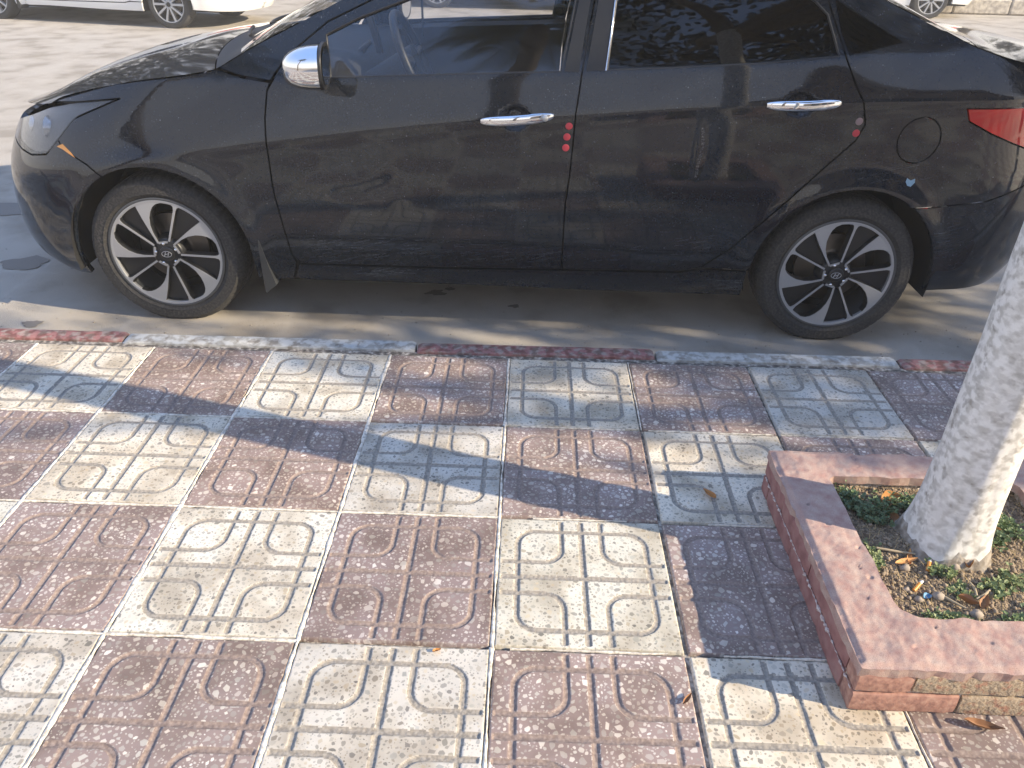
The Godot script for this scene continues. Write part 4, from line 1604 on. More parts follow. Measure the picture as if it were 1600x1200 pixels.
func build_sedan() -> Node3D:
	var car := thing("parked_car", "black four door sedan parked along the painted kerb", "car", Vector3(-0.0525, ROAD_Y, -1.31))
	var g: Geo
	# polygons in (u, y), read off the flank
	var head := ring([[-1.349, 0.844], [-1.545, 0.766], [-1.624, 0.69], [-1.687, 0.634], [-1.782, 0.618], [-1.868, 0.622], [-2.0, 0.635], [-2.1, 0.672], [-2.0, 0.70], [-1.9, 0.722], [-1.812, 0.746], [-1.7, 0.782], [-1.55, 0.815]])
	var fender := ring(along_edge(-0.99, -1.70, 0.06, 0.002) + [[-1.55, 0.815], [-1.349, 0.844], [-1.545, 0.766], [-1.624, 0.69], [-1.60, 0.665], [-1.496, 0.621]] + arch(-WHEEL.x, 118.0, 2.0) + [[-0.935, 0.20], [-0.86, 0.192], [-0.80, 0.2], [-0.778, 0.268], [-0.791, 0.299], [-0.808, 0.403], [-0.827, 0.552], [-0.827, 0.72], [-0.826, 0.803], [-0.813, 0.891], [-0.80, 0.918], [-0.9, 0.93]])
	var front_bumper := ring([[-1.496, 0.621], [-1.60, 0.665], [-1.624, 0.69], [-1.687, 0.634], [-1.782, 0.618], [-1.868, 0.622], [-2.0, 0.635], [-2.1, 0.672], [-2.15, 0.69], [-2.7, 0.69], [-2.7, 0.17], [-2.2, 0.16], [-1.9, 0.15], [-1.70, 0.15], [-1.61, 0.18]] + arch(-WHEEL.x, 188.0, 118.0))
	var fd := [[-0.813, 0.891], [-0.826, 0.803], [-0.827, 0.72], [-0.827, 0.552], [-0.808, 0.403], [-0.791, 0.299], [-0.766, 0.271], [-0.742, 0.266], [-0.284, 0.270], [0.235, 0.279]]
	var mid := [[0.234, 0.537], [0.245, 0.663], [0.252, 0.852], [0.265, 0.977], [0.281, 1.082], [0.298, 1.192], [0.315, 1.375]]
	var fd_top := [[0.1, 1.365], [-0.1, 1.318], [-0.34, 1.222], [-0.60, 1.105], [-0.74, 1.0]]
	var front_door := ring(fd + mid + fd_top)
	var front_win := ring([[-0.59, 0.938], [-0.607, 1.066], [-0.496, 1.118], [-0.34, 1.174], [-0.1, 1.265], [0.1, 1.32], [0.262, 1.33], [0.236, 1.19], [0.196, 0.981], [-0.262, 0.957]])
	var rg := [[0.755, 0.301], [0.858, 0.384], [0.954, 0.494], [1.058, 0.611], [1.154, 0.72], [1.219, 0.792], [1.238, 0.846], [1.215, 0.915], [1.177, 0.972], [1.138, 1.044], [1.101, 1.124], [1.062, 1.213], [1.0, 1.285], [0.85, 1.34], [0.6, 1.372], [0.315, 1.375]]
	var mid_back := mid.duplicate()
	mid_back.reverse()
	var rear_door := ring([[0.235, 0.279], [0.677, 0.285]] + rg + mid_back.slice(1))
	var rear_win := ring([[0.348, 0.990], [0.37, 1.194], [0.385, 1.325], [0.6, 1.33], [0.8, 1.305], [0.93, 1.26], [1.023, 1.208], [1.065, 1.172], [1.112, 1.053], [0.862, 1.025], [0.584, 1.005]])
	var tail := ring([[2.25, 0.908], [1.779, 0.908], [1.571, 0.905], [1.592, 0.863], [1.686, 0.822], [1.779, 0.789], [1.839, 0.77], [2.1, 0.715], [2.25, 0.70]])
	var rg_body := rg.slice(0, 16)
	var fd_top_back := [[0.1, 1.365], [-0.1, 1.318], [-0.34, 1.222], [-0.60, 1.105], [-0.74, 1.0], [-0.80, 0.922], [-0.9, 0.934]]
	var body_side := ring(along_edge(-0.985, 2.25, 0.05, 0.001) + [[2.25, 0.908], [1.779, 0.908], [1.571, 0.905], [1.592, 0.863], [1.686, 0.822], [1.779, 0.789], [1.839, 0.77], [2.1, 0.715], [2.25, 0.70], [2.25, 0.66], [2.0, 0.645], [1.896, 0.633], [1.746, 0.585], [1.567, 0.564], [1.47, 0.560]] + arch(WHEEL.x, 57.0, 172.0) + [[0.938, 0.30]] + rg_body + fd_top_back)
	var rear_bumper := ring([[1.47, 0.560], [1.567, 0.564], [1.746, 0.585], [1.896, 0.633], [2.0, 0.645], [2.25, 0.66], [2.7, 0.66], [2.7, 0.2], [2.2, 0.2], [1.9, 0.215], [1.627, 0.232], [1.615, 0.24]] + arch(WHEEL.x, -6.0, 57.0))
	var sill := ring([[-0.795, 0.205], [-0.772, 0.264], [-0.284, 0.265], [0.235, 0.273], [0.677, 0.279], [0.755, 0.294], [0.935, 0.296], [0.93, 0.19], [0.773, 0.187], [0.371, 0.188], [-0.451, 0.2], [-0.747, 0.195]])
	var fuel := PackedVector2Array()
	for i in 32:
		fuel.append(Vector2(1.437 + 0.076 * cos(TAU * i / 32), 0.797 + 0.08 * sin(TAU * i / 32)))

	for side in [1.0, -1.0]:
		g = Geo.new()
		panel(g, fender, [], side)
		part(car, "front_fender", g.mesh(), M.paint)
		g = Geo.new()
		panel(g, body_side, [fuel] if side > 0 else [], side)
		part(car, "body_side", g.mesh(), M.paint)
		if side > 0:
			g = Geo.new()
			panel(g, fuel, [], side, 0.005, 0.012, 0.0012, 0.02, 0.0125)
			part(car, "fuel_flap", g.mesh(), M.paint)
		g = Geo.new()
		panel(g, sill, [], side)
		part(car, "sill", g.mesh(), M.paint)
		for d in [[front_door, front_win, "front", M.glass], [rear_door, rear_win, "rear", M.tinted]]:
			g = Geo.new()
			if side > 0:
				panel(g, d[0], [d[1]], side, 0.003, 0.018, 0.0, 0.015, 0.00625)
			else:
				panel(g, d[0], [d[1]], side, 0.003, 0.018, 0.0, 0.05, 0.025)
			var door := part(car, "door", g.mesh(), M.paint)
			if side > 0:
				door.set_meta("label", "dented black front door with scrapes low down" if d[2] == "front" else "black rear door with a pale rubbed streak")
			g = Geo.new()
			panel(g, Geometry2D.offset_polygon(d[1], 0.006)[0], [], side, 0.0, 0.0, 0.007)
			panel(g, Geometry2D.offset_polygon(d[1], 0.006)[0], [], side, 0.0, 0.0, 0.0105)
			part(door, "window", g.mesh(), d[3])
			# rubber round the pane
			g = Geo.new()
			var path := []
			var rad := []
			for k in d[1].size() + 1:
				var a: Vector2 = d[1][k % d[1].size()]
				var b: Vector2 = d[1][(k + 1) % d[1].size()]
				for s in 6:
					var q := a.lerp(b, s / 6.0)
					var p := flank(q.x, q.y)
					path.append(Vector3(p.x, p.y, (p.z - 0.004) * side))
					rad.append(0.0045)
				if k == d[1].size() - 1:
					break
			path.append(path[0])
			rad.append(0.0045)
			g.tube(path, rad, 6, false)
			part(door, "window_seal", g.mesh(), M.trim)
			# trim on the inside, below the windows
			var inside_poly := PackedVector2Array()
			for q in d[0]:
				inside_poly.append(Vector2(q.x, minf(q.y, pw(YB, q.x) - 0.004)))
			g = Geo.new()
			var cleaned := Geometry2D.offset_polygon(inside_poly, -0.004)
			panel(g, cleaned[0], [], side, 0.0, 0.05, 0.055, 0.08, 0.04)
			part(door, "inner_panel", g.mesh(), M.inner)
			g = Geo.new()
			var ends := [Vector2(-0.073, 0.8215), Vector2(0.176, 0.8455)] if d[2] == "front" else [Vector2(0.891, 0.9015), Vector2(1.138, 0.9145)]
			door_handle(g, ends[0], ends[1])
			var h := part(door, "handle", g.mesh(), M.chrome)
			h.scale.z = side
			if d[2] == "front" and side > 0:
				g = Geo.new()
				g.lathe([Vector2(0.0, 0.004), Vector2(0.008, 0.004), Vector2(0.0095, 0.002), Vector2(0.0095, -0.012)], 20, Vector3(0.148, 0.8425, 0.874))
				part(h, "lock", g.mesh(), M.alloy)
			if side > 0:
				var dots := [[0.231, 0.813], [0.226, 0.776], [0.224, 0.739]] if d[2] == "front" else [[1.215, 0.856], [1.214, 0.817]]
				for k in dots.size():
					g = Geo.new()
					var c := flank(dots[k][0], dots[k][1])
					g.lathe([Vector2(0.0, 0.0012), Vector2(0.0115, 0.001), Vector2(0.0125, 0.0002), Vector2(0.0127, -0.004)], 24, c)
					var worn: bool = d[2] == "rear" and k == 0
					part(door, "guard_dot", g.mesh(), M.grey_dot if worn else M.red_dot)
		# black pillar cover with its bright edge, behind the front window
		g = Geo.new()
		panel(g, ring([[0.206, 0.983], [0.246, 1.19], [0.272, 1.33], [0.3, 1.335], [0.285, 1.192], [0.268, 1.082], [0.255, 0.983]]), [], side, 0.0, 0.0, -0.0015)
		panel(g, ring([[0.278, 0.987], [0.294, 1.082], [0.311, 1.192], [0.328, 1.335], [0.378, 1.325], [0.363, 1.194], [0.341, 0.99]]), [], side, 0.0, 0.0, -0.0015)
		part(car, "pillar_cover", g.mesh(), M.trim)
		g = Geo.new()
		var strip := []
		for q in [[0.345, 0.99], [0.356, 1.09], [0.367, 1.194], [0.382, 1.325]]:
			var p := flank(q[0], q[1])
			strip.append(Vector3(p.x, p.y, (p.z + 0.002) * side))
		g.tube(strip, [0.003, 0.003, 0.003, 0.003], 6)
		part(car, "pillar_strip", g.mesh(), M.chrome)
		# black triangle behind the rear door
		g = Geo.new()
		panel(g, ring([[1.145, 1.058], [1.32, 1.10], [1.207, 1.156], [1.085, 1.218], [1.112, 1.125]]), [], side, 0.0, 0.0, -0.0022)
		part(car, "quarter_trim", g.mesh(), M.tinted)
		# lamps
		g = Geo.new()
		panel(g, head, [], side, 0.003, 0.0, 0.0)
		var lamp := part(car, "headlight", g.mesh(), M.lamp_glass)
		g = Geo.new()
		panel(g, head, [], side, 0.004, 0.03, 0.03)
		part(lamp, "housing", g.mesh(), M.trim)
		for q in [[-1.74, 0.70, 0.05], [-1.87, 0.685, 0.045], [-1.99, 0.675, 0.03]]:
			g = Geo.new()
			var c := flank(q[0], q[1])
			var r0: float = q[2]
			var rows := []
			for i in 6:
				var f := i / 5.0
				var row := []
				for k in 24:
					var t := TAU * k / 24
					row.append(Vector3(c.x + 0.02 + 0.05 * (1.0 - f * f), c.y + sin(t) * r0 * f, (c.z - 0.045 + cos(t) * r0 * f) * side))
				rows.append(row)
			g.grid(rows, true)
			part(lamp, "reflector", g.mesh(), M.lamp_bowl)
		g = Geo.new()
		panel(g, ring([[-1.63, 0.668], [-1.60, 0.662], [-1.545, 0.64], [-1.56, 0.655], [-1.6, 0.68]]), [], side, 0.0, 0.0, -0.001)
		part(lamp, "indicator", g.mesh(), M.amber)
		g = Geo.new()
		panel(g, tail, [], side, 0.0025, 0.02)
		part(car, "tail_light", g.mesh(), M.tail_red)
		# wing mirror
		var mirror := Node3D.new()
		mirror.name = "wing_mirror"
		car.add_child(mirror, true)
		mirror.position = Vector3(-0.583, 0.998, 0.915 * side)
		mirror.rotation = Vector3(0, 0.1 * side, 0)
		g = Geo.new()
		var rows := []
		for i in 13:
			var f := i / 12.0
			var row := []
			for k in 32:
				var t := TAU * k / 32
				var cz := signf(cos(t)) * pow(absf(cos(t)), 0.75)
				var cy := signf(sin(t)) * pow(absf(sin(t)), 0.75)
				var swell := pow(sin(f * PI / 2), 0.62)
				var droop := 0.012 * (1.0 - f)
				row.append(Vector3(-0.125 * cos(f * PI / 2), cy * 0.068 * swell * (1.0 + 0.10 * cz) - droop, cz * 0.108 * swell * side))
			rows.append(row)
		g.grid(rows, true)
		part(mirror, "cover", g.mesh(), M.chrome)
		g = Geo.new()
		var rim_rows := []
		for q in [[0.0, 0.99], [0.001, 1.012], [0.01, 1.008], [0.012, 0.95], [0.006, 0.92], [0.006, 0.0]]:
			var row := []
			for k in 32:
				var t := TAU * k / 32
				row.append(Vector3(q[0], signf(sin(t)) * pow(absf(sin(t)), 0.75) * 0.068 * q[1], signf(cos(t)) * pow(absf(cos(t)), 0.75) * 0.108 * q[1] * side))
			rim_rows.append(row)
		g.grid(rim_rows, true)
		part(mirror, "frame", g.mesh(), M.trim)
		g = Geo.new()
		g.lathe([Vector2(0.0, 0.0), Vector2(0.058, 0.0)], 24)
		var glass := part(mirror, "mirror_glass", g.mesh(), M.chrome, Vector3(0.0125, 0, 0))
		glass.rotation.y = PI / 2
		glass.scale = Vector3(1.6, 1.0, 1.0)
		g = Geo.new()
		g.tube([Vector3(-0.03, -0.04, -0.05 * side), Vector3(-0.03, -0.055, -0.09 * side), Vector3(-0.03, -0.06, -0.13 * side)], [0.02, 0.018, 0.02], 12)
		part(mirror, "stalk", g.mesh(), M.paint)
		# mud flap behind the front wheel
		g = Geo.new()
		var flap := PackedVector2Array([Vector2(0, 0.36), Vector2(0.004, 0.14), Vector2(0.05, 0.178), Vector2(0.03, 0.25), Vector2(0.008, 0.36)])
		g.prism(flap, 0.66 * side, 0.838 * side, Transform3D(Basis.IDENTITY, Vector3(-0.916, 0, 0)))
		part(car, "mud_flap", g.mesh(), M.flap)
		# wheel wells
		for cx in [-WHEEL.x, WHEEL.x]:
			g = Geo.new()
			var well := []
			for z in [0.825, 0.45]:
				var row := []
				for k in 31:
					var t := deg_to_rad(-12.0 + 204.0 * k / 30.0)
					row.append(Vector3(cx + cos(t) * 0.352, WHEEL.y + sin(t) * 0.352, z * side))
				well.append(row)
			g.grid(well)
			part(car, "wheel_well", g.mesh(), M.under)
	# bumpers, each in one piece round the car
	for q in [[front_bumper, "front_bumper"], [rear_bumper, "rear_bumper"]]:
		g = Geo.new()
		panel(g, q[0], [], 1.0, 0.003)
		panel(g, q[0], [], -1.0, 0.003)
		part(car, q[1], g.mesh(), M.paint)
	# bonnet, windscreen, roof, rear window, boot lid
	g = Geo.new()
	top_panel(g, func(s): return s, func(s): return -0.995 - 0.13 * (1.0 - s * s), 30, true)
	part(car, "bonnet", g.mesh(), M.paint)
	g = Geo.new()
	top_panel(g, func(s): return -0.99 - 0.13 * (1.0 - s * s), func(s): return -0.90 - 0.13 * (1.0 - s * s), 6)
	part(car, "scuttle", g.mesh(), M.trim)
	g = Geo.new()
	top_panel(g, func(s): return -0.90 - 0.13 * (1.0 - s * s), func(s): return 0.02 - 0.12 * (1.0 - s * s), 24)
	part(car, "windscreen", g.mesh(), M.glass)
	g = Geo.new()
	top_panel(g, func(s): return 0.02 - 0.12 * (1.0 - s * s), func(s): return 0.92 + 0.08 * (1.0 - s * s), 16)
	part(car, "roof", g.mesh(), M.paint)
	g = Geo.new()
	top_panel(g, func(s): return 0.925 + 0.08 * (1.0 - s * s), func(s): return 1.56 + 0.09 * (1.0 - s * s), 16)
	part(car, "rear_window", g.mesh(), M.tinted)
	g = Geo.new()
	top_panel(g, func(s): return 1.568 + 0.09 * (1.0 - s * s), func(s): return 2.03 + 0.12 * (1.0 - s * s), 14)
	var lid := part(car, "boot_lid", g.mesh(), M.paint)
	g = Geo.new()
	for side in [1.0, -1.0]:
		panel(g, ring([[2.255, 0.665], [2.7, 0.665], [2.7, 0.985], [2.255, 0.985]]), [], side, 0.002)
	part(lid, "boot_face", g.mesh(), M.paint)
	# plastic at the foot of the screen, and the wipers
	for q in [[-0.55, 0.08], [0.05, 0.62]]:
		g = Geo.new()
		var path := []
		var rad := []
		for i in 10:
			var f := i / 9.0
			var s: float = lerpf(q[0], q[1], f)
			path.append(top_point(lerpf(-0.98, -0.90, f) - 0.13 * (1.0 - s * s) + 0.03, s) + Vector3(0, 0.018, 0))
			rad.append(0.007 if i < 8 else 0.005)
		g.tube(path, rad, 6)
		part(car, "wiper", g.mesh(), M.trim)
	# floor and cabin
	g = Geo.new()
	g.box(Vector3(0.05, 0.2, 0), Vector3(3.9, 0.04, 1.1), 0.01)
	g.box(Vector3(-0.0, 0.2, 0), Vector3(1.8, 0.05, 1.56), 0.01)
	part(car, "floor_pan", g.mesh(), M.under)
	g = Geo.new()
	var dash := []
	for q in [Vector2(-0.98, 0.86), Vector2(-0.86, 0.925), Vector2(-0.74, 0.935), Vector2(-0.62, 0.92), Vector2(-0.56, 0.88), Vector2(-0.545, 0.8), Vector2(-0.6, 0.68), Vector2(-0.66, 0.5)]:
		var row := []
		for k in 33:
			var s := (k - 16) / 16.0
			row.append(Vector3(q.x, q.y + 0.035 * exp(-pow((s * 0.72 - 0.37) / 0.17, 2.0)) * (1.0 if q.y > 0.85 else 0.0) - 0.01 * pow(absf(s), 6.0), s * 0.735))
		dash.append(row)
	g.grid(dash)
	part(car, "dashboard", g.mesh(), M.inner)
	# phone holder on the dashboard
	g = Geo.new()
	g.box(Vector3(-0.555, 0.985, 0.1), Vector3(0.012, 0.15, 0.08), 0.004, Basis(Vector3(0, 0, 1), 0.25) * Basis(Vector3.UP, 0.5))
	g.tube([Vector3(-0.62, 0.92, 0.1), Vector3(-0.575, 0.96, 0.1)], [0.015, 0.01], 8)
	part(car, "phone_holder", g.mesh(), M.trim)
	var steer := Node3D.new()
	steer.name = "steering_wheel"
	car.add_child(steer, true)
	steer.position = Vector3(-0.355, 0.93, 0.37)
	steer.rotation = Vector3(0, PI / 2, 0)
	g = Geo.new()
	var rim := []
	var rr := []
	for i in 49:
		var t := TAU * i / 48
		rim.append(Basis(Vector3.RIGHT, -0.42) * Vector3(cos(t) * 0.182, sin(t) * 0.182, 0))
		rr.append(0.0155)
	g.tube(rim, rr, 10, false)
	part(steer, "rim", g.mesh(), M.trim)
	g = Geo.new()
	for t in [0.15, PI - 0.15, -PI / 2]:
		var d := Basis(Vector3.RIGHT, -0.42) * Vector3(cos(t), sin(t), 0)
		g.tube([d * 0.04 - Vector3(0, 0, 0.02), d * 0.178], [0.03, 0.014], 8)
	part(steer, "spokes", g.mesh(), M.trim)
	g = Geo.new()
	g.tube([Basis(Vector3.RIGHT, -0.42) * Vector3(0, 0, 0.01), Basis(Vector3.RIGHT, -0.42) * Vector3(0, 0, -0.2)], [0.065, 0.04], 14)
	part(steer, "hub", g.mesh(), M.inner)
	for z in [0.37, -0.37]:
		var seat := Node3D.new()
		seat.name = "seat"
		car.add_child(seat, true)
		seat.position = Vector3(0.1, 0.0, z)
		g = Geo.new()
		g.box(Vector3(-0.05, 0.47, 0), Vector3(0.5, 0.16, 0.5), 0.05)
		part(seat, "cushion", g.mesh(), M.seat)
		g = Geo.new()
		g.box(Vector3(0.29, 0.78, 0), Vector3(0.14, 0.62, 0.48), 0.06, Basis(Vector3(0, 0, 1), -0.3))
		part(seat, "backrest", g.mesh(), M.seat)
		g = Geo.new()
		g.box(Vector3(0.42, 1.16, 0), Vector3(0.09, 0.17, 0.26), 0.04, Basis(Vector3(0, 0, 1), -0.2))
		part(seat, "headrest", g.mesh(), M.seat)
	g = Geo.new()
	g.box(Vector3(0.85, 0.47, 0), Vector3(0.5, 0.18, 1.3), 0.05)
	g.box(Vector3(1.18, 0.78, 0), Vector3(0.16, 0.6, 1.3), 0.06, Basis(Vector3(0, 0, 1), -0.35))
	part(car, "rear_seat", g.mesh(), M.seat)
	# wheels
	var turns := {"front": -2.0, "rear": 10.0}
	for f in [["front", -WHEEL.x], ["rear", WHEEL.x]]:
		for side in [1.0, -1.0]:
			var wheel := Node3D.new()
			wheel.name = "wheel"
			car.add_child(wheel, true)
			wheel.position = Vector3(f[1], WHEEL.y, 0.812 * side)
			if side < 0:
				wheel.rotation.y = PI
			wheel_parts(wheel, turns[f[0]], "blades")
	# a scab of pale blue filler above the rear arch
	g = Geo.new()
	panel(g, ring([[1.432, 0.668], [1.447, 0.66], [1.462, 0.666], [1.464, 0.652], [1.452, 0.638], [1.438, 0.642], [1.43, 0.655]]), [], 1.0, 0.0, 0.0, -0.001, 0.01, 0.01)
	part(car, "paint_chip", g.mesh(), M.pale_blue)
	# beads hung from the inside mirror
	var beads := thing("prayer_beads", "dark bead string hanging inside the black car's front window", "beads", Vector3(-0.0525 - 0.37, ROAD_Y, -1.31))
	for s in [-0.018, 0.018]:
		g = Geo.new()
		for i in 44:
			var y := 1.34 - i * 0.0085
			g.box(Vector3(0, y, s * (1.0 - 0.4 * i / 43.0)), Vector3(0.008, 0.007, 0.008), 0.0025)
		part(beads, "strand", g.mesh(), M.trim)
	g = Geo.new()
	g.tube([Vector3(0, 1.34, -0.018), Vector3(-0.01, 1.37, 0), Vector3(0, 1.34, 0.018)], [0.002, 0.002, 0.002], 5)
	part(beads, "cord", g.mesh(), M.trim)
	g = Geo.new()
	g.box(Vector3(-0.38, 1.36, 0.0), Vector3(0.03, 0.065, 0.22), 0.012)
	part(car, "inside_mirror", g.mesh(), M.trim)
	return car


# other cars share the sedan's body under another colour
func repaint(o: Node, from: Material, to: Material) -> void:
	if o is MeshInstance3D and o.material_override == from:
		o.material_override = to
	for c in o.get_children():
		repaint(c, from, to)


func other_car(sedan: Node3D, at: Vector3, turn: float, paint: Material, label: String, style: String) -> void:
	var o: Node3D = sedan.duplicate()
	o.name = numbered("parked_car")
	add_child(o)
	o.position = at
	o.rotation.y = turn
	tag(o, label, "car")
	for c in o.get_children():
		if c.name.begins_with("paint_chip"):
			o.remove_child(c)
			c.free()
	for c in o.get_children():
		if c.name.begins_with("door"):
			c.remove_meta("label")
			for k in c.get_children():
				if k.name.begins_with("guard_dot"):
					c.remove_child(k)
					k.free()
		if c.name.begins_with("wheel") and not c is MeshInstance3D:
			for k in c.get_children():
				c.remove_child(k)
				k.free()
			wheel_parts(c, 0.0, style)
	repaint(o, M.paint, paint)


func build_other_cars(sedan: Node3D) -> void:
	other_car(sedan, Vector3(-5.75, ROAD_Y, -9.62), -0.17, M.white_paint, "white car on the far side of the road at the top left", "ten")
	other_car(sedan, Vector3(-0.25, ROAD_Y, -12.62), 0.0, M.grey_paint, "dark car across the road seen through the black car's window", "ten")
	other_car(sedan, Vector3(5.4, ROAD_Y, -13.1 + 0.0), 0.0, M.white_paint, "white car by the far kerb at the top right", "ten")


func curled_leaf(length: float, width: float, curl: float, seed_: int) -> ArrayMesh:
	var g := Geo.new()
	var rows := []
	for i in 13:
		var f := i / 12.0
		var w := width * sin(PI * pow(f, 0.8)) * 0.5 + 0.0006
		var row := []
		for k in 5:
			var s := (k - 2) / 2.0
			var y := curl * (s * s * w * 1.2 + sin(f * PI) * 0.0 + (f - 0.5) * (f - 0.5) * length * 0.6) + 0.002 * fine.get_noise_2d(f * 4.0 + seed_, s * 2.0)
			row.append(Vector3((f - 0.5) * length, y, s * w))
		rows.append(row)
	g.grid(rows)
	# underside, half a millimetre below
	var low := []
	for row in rows:
		var l := []
		for p in row:
			l.append(p - Vector3(0, 0.0005, 0))
		l.reverse()
		low.append(l)
	g.grid(low)
	return g.mesh()


func weed_mesh(height: float, stems: int, seed_: int) -> ArrayMesh:
	var r := RandomNumberGenerator.new()
	r.seed = seed_
	var g := Geo.new()
	for k in stems:
		var a := r.randf() * TAU
		var lean := r.randf_range(0.3, 1.4)
		var dir := Vector3(cos(a) * lean, 1.0, sin(a) * lean).normalized()
		var len_ := height * r.randf_range(0.5, 1.2)
		var root := Vector3(r.randfn(0, 0.012), -0.004, r.randfn(0, 0.012))
		var path := []
		for i in 4:
			path.append(root + dir * len_ * i / 3.0 - Vector3(0, len_ * 0.12 * i * i / 9.0, 0))
		g.tube(path, [0.0008, 0.0007, 0.0006, 0.0004], 4, false)
		for i in 7:
			var f := r.randf_range(0.3, 1.05)
			var p: Vector3 = root + dir * len_ * f - Vector3(0, len_ * 0.12 * f * f, 0)
			var b := Basis.from_euler(Vector3(r.randf_range(-0.6, 0.6), r.randf() * TAU, r.randf_range(-0.6, 0.6)))
			var s := r.randf_range(0.006, 0.012)
			var tip := b * Vector3(s, s * 0.2, 0)
			var w := b * Vector3(0, s * 0.12, s * 0.42)
			var w2 := b * Vector3(0, s * 0.12, -s * 0.42)
			g.flat(p, p + tip * 0.5 + w, p + tip, p + Vector3.DOWN)
			g.flat(p, p + tip, p + tip * 0.5 + w2, p + Vector3.DOWN)
	return g.mesh()


func build_litter() -> void:
	var r := RandomNumberGenerator.new()
	r.seed = 15
	# weeds in the planter: [x, z, height, stems, tone, where]
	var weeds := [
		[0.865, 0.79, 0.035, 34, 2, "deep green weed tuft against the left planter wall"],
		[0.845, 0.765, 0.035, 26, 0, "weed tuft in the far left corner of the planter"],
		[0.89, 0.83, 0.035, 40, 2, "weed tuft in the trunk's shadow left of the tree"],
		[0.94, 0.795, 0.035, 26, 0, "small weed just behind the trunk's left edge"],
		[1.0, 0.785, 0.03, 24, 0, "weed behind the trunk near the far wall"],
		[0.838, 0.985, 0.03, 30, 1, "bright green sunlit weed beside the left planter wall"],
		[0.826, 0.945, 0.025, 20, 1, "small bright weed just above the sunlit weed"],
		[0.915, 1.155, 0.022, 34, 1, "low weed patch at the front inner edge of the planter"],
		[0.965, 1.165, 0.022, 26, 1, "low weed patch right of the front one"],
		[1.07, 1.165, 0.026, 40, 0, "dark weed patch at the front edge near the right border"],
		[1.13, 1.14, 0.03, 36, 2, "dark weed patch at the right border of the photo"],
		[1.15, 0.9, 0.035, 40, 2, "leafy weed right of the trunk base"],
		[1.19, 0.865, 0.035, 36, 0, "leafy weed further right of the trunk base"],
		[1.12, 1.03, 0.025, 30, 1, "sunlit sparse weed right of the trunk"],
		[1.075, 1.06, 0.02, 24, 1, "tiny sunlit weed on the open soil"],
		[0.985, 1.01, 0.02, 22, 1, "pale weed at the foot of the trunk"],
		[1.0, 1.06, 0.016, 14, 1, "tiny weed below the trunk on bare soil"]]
	for k in weeds.size():
		var q: Array = weeds[k]
		single("weed", weed_mesh(q[2] * 1.05, int(q[3] * 1.6), 200 + k), M.weed[q[4]], on_soil(q[0], q[1], 0.0), q[5], "weed", "weeds in the planter")
	# thin dead grass
	var g := Geo.new()
	for k in 1500:
		var x := r.randf_range(0.82, 1.26)
		var z := r.randf_range(0.77, 1.19)
		if x < 1.0 and r.randf() < 0.55:
			continue
		var a := r.randf() * TAU
		var p := Vector3(x, soil_height(x, z) + 0.001, z)
		var d := Vector3(cos(a), r.randf_range(0.1, 0.8), sin(a)).normalized() * r.randf_range(0.01, 0.03)
		var s := Vector3(-sin(a), 0, cos(a)) * 0.0008
		g.flat(p - s, p + s, p + d, p + Vector3.DOWN)
	var grass := part(self, "dead_grass", g.mesh(), M.straw)
	grass.set_meta("kind", "stuff")
	grass.set_meta("label", "thin dead grass blades across the planter soil")
	grass.set_meta("category", "grass")
	# dry leaves: [x, y, z, length, width, turn, tone, curl, label]
	var leaves := [
		[0.962, 0.0, 0.765, 0.055, 0.03, 0.3, 0, 1.0, "orange brown dry leaf behind the trunk by the far wall"],
		[0.938, 0.0, 0.79, 0.05, 0.026, 1.2, 1, 1.2, "brown curled dry leaf left of the trunk"],
		[0.945, 0.0, 0.83, 0.05, 0.02, 1.7, 1, 1.0, "long dry leaf lying close to the trunk's left side"],
		[1.158, 0.0, 0.885, 0.055, 0.028, -0.5, 2, 1.1, "orange dry leaf right of the trunk base"],
		[1.135, 0.0, 0.9, 0.045, 0.022, 0.6, 0, 1.0, "small dry leaf touching the orange one right of the trunk"],
		[1.045, 0.0, 0.985, 0.04, 0.02, 1.4, 0, 1.4, "curled orange leaf standing by the trunk foot"],
		[0.912, 0.0, 0.985, 0.055, 0.012, 0.25, 2, 0.6, "narrow pale pod lying beside the bright weed"],
		[0.925, 0.0, 0.97, 0.05, 0.01, 1.2, 2, 0.8, "bent straw coloured pod at the foot of the trunk"],
		[1.03, 0.0, 1.1, 0.045, 0.016, 0.9, 1, 0.8, "brown leaf scrap on the soil near the front"],
		[0.995, 0.0, 1.1, 0.04, 0.018, -0.8, 1, 1.2, "grey brown leaf scrap beside the pebbles"]]
	for k in leaves.size():
		var q: Array = leaves[k]
		var o := single("dry_leaf", curled_leaf(q[3], q[4], q[7], k), M.dry[q[6]], on_soil(q[0], q[2], 0.004), q[8], "leaf", "dry leaves")
		o.rotation = Vector3(r.randf_range(-0.3, 0.3), q[5], r.randf_range(-0.2, 0.2))
	for q in [[0.542, 0.69, 0.045, 0.014, 2.2, 0, "small orange brown leaf on the tile beside the planter"], [0.382, 1.31, 0.032, 0.008, 0.9, 1, "dry leaf stalk on the brown tile at the bottom"], [0.931, 1.345, 0.07, 0.016, -0.25, 1, "dark curled leaf on the dusty tile below the planter"], [-0.111, 1.216, 0.018, 0.006, 0.4, 0, "tiny dry leaf bit in a tile joint"]]:
		var o := single("dry_leaf", curled_leaf(q[2], q[3], 1.1, int(q[0] * 50)), M.dry[q[5]], Vector3(q[0], 0.003, q[1]), q[6], "leaf", "dry leaves")
		o.rotation.y = q[4]
	# cigarette ends and a blue scrap
	var butts := [[0.908, 1.056, 0.7, "orange cigarette end on the open soil"], [0.958, 0.996, 1.1, "orange cigarette end nearest the trunk foot"]]
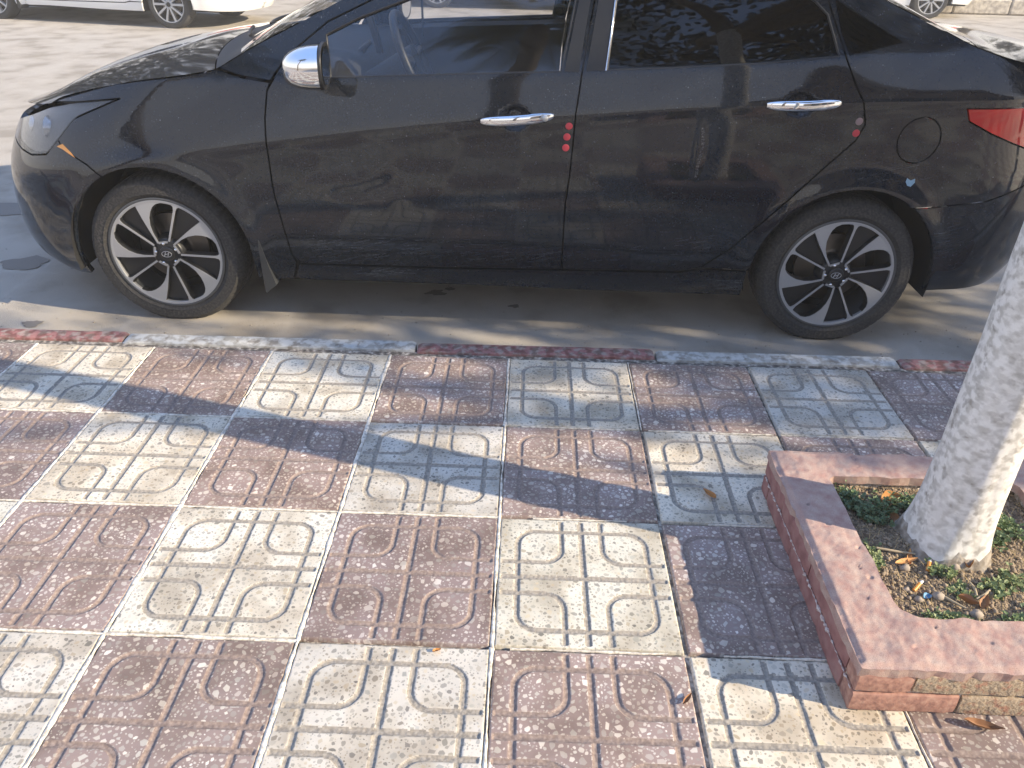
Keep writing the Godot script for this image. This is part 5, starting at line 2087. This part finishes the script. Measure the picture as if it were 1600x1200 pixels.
	for q in butts:
		var o := thing("cigarette_end", q[3], "cigarette end", on_soil(q[0], q[1], 0.005), "cigarette ends")
		o.rotation = Vector3(0, q[2], 0.3)
		var f := Geo.new()
		f.tube([Vector3(-0.012, 0, 0), Vector3(0.012, 0, 0)], [0.0042, 0.004], 12)
		part(o, "filter", f.mesh(), M.amber)
		f = Geo.new()
		f.tube([Vector3(0.012, 0, 0), Vector3(0.02, 0, 0.001)], [0.0039, 0.003], 12)
		part(o, "paper", f.mesh(), M.white_paint)
	var scrap := single("plastic_scrap", curled_leaf(0.022, 0.014, 0.9, 4), plain(srgb(84, 138, 172), 0.5), on_soil(0.918, 1.085, 0.004), "small blue plastic scrap lying on the planter soil", "scrap")
	scrap.rotation.y = 0.5
	# pebbles and twigs
	var stones := [[0.905, 1.0, 0.011, "round grey pebble beside the straw coloured pod"], [1.015, 0.997, 0.012, "pale pebble at the trunk foot"], [0.97, 1.155, 0.009, "pebble at the front edge of the soil"], [0.985, 1.165, 0.009, "pebble touching the planter's front cap"], [0.9, 1.09, 0.009, "pebble left of the blue scrap"], [0.94, 1.085, 0.012, "flat pebble right of the blue scrap"], [1.0, 1.13, 0.013, "larger pebble near the front of the soil"], [0.885, 1.06, 0.008, "small pebble by the left planter wall"]]
	for k in stones.size():
		var q: Array = stones[k]
		var o := single("pebble", lump(q[2], 20 + k), M.pebble, on_soil(q[0], q[1], q[2] * 0.3), q[3], "pebble", "pebbles in the planter")
		o.scale = Vector3(1.2, 0.75, 0.9)
	var sticks := [[0.965, 1.1, 0.05, -0.8, "grey twig lying right of the blue scrap"], [1.04, 1.075, 0.055, 0.6, "pale twig right of the cigarette ends"], [0.9, 0.955, 0.08, -0.2, "thin twig along the trunk's left foot"], [1.025, 1.06, 0.04, 1.5, "short twig standing near the pale twig"]]
	for q in sticks:
		var f := Geo.new()
		f.tube([Vector3(-q[2] / 2, 0, 0), Vector3(0, 0.002, 0.003), Vector3(q[2] / 2, 0.001, 0)], [0.0028, 0.003, 0.002], 7)
		var o := single("twig", f.mesh(), M.twig, on_soil(q[0], q[1], 0.006), q[4], "twig", "twigs in the planter")
		o.rotation.y = q[3]


func on_soil(x: float, z: float, lift: float) -> Vector3:
	x = x * 0.98 + 0.001
	z = z * 0.98 + 0.0455
	return Vector3(x, soil_height(x, z) + lift, z)
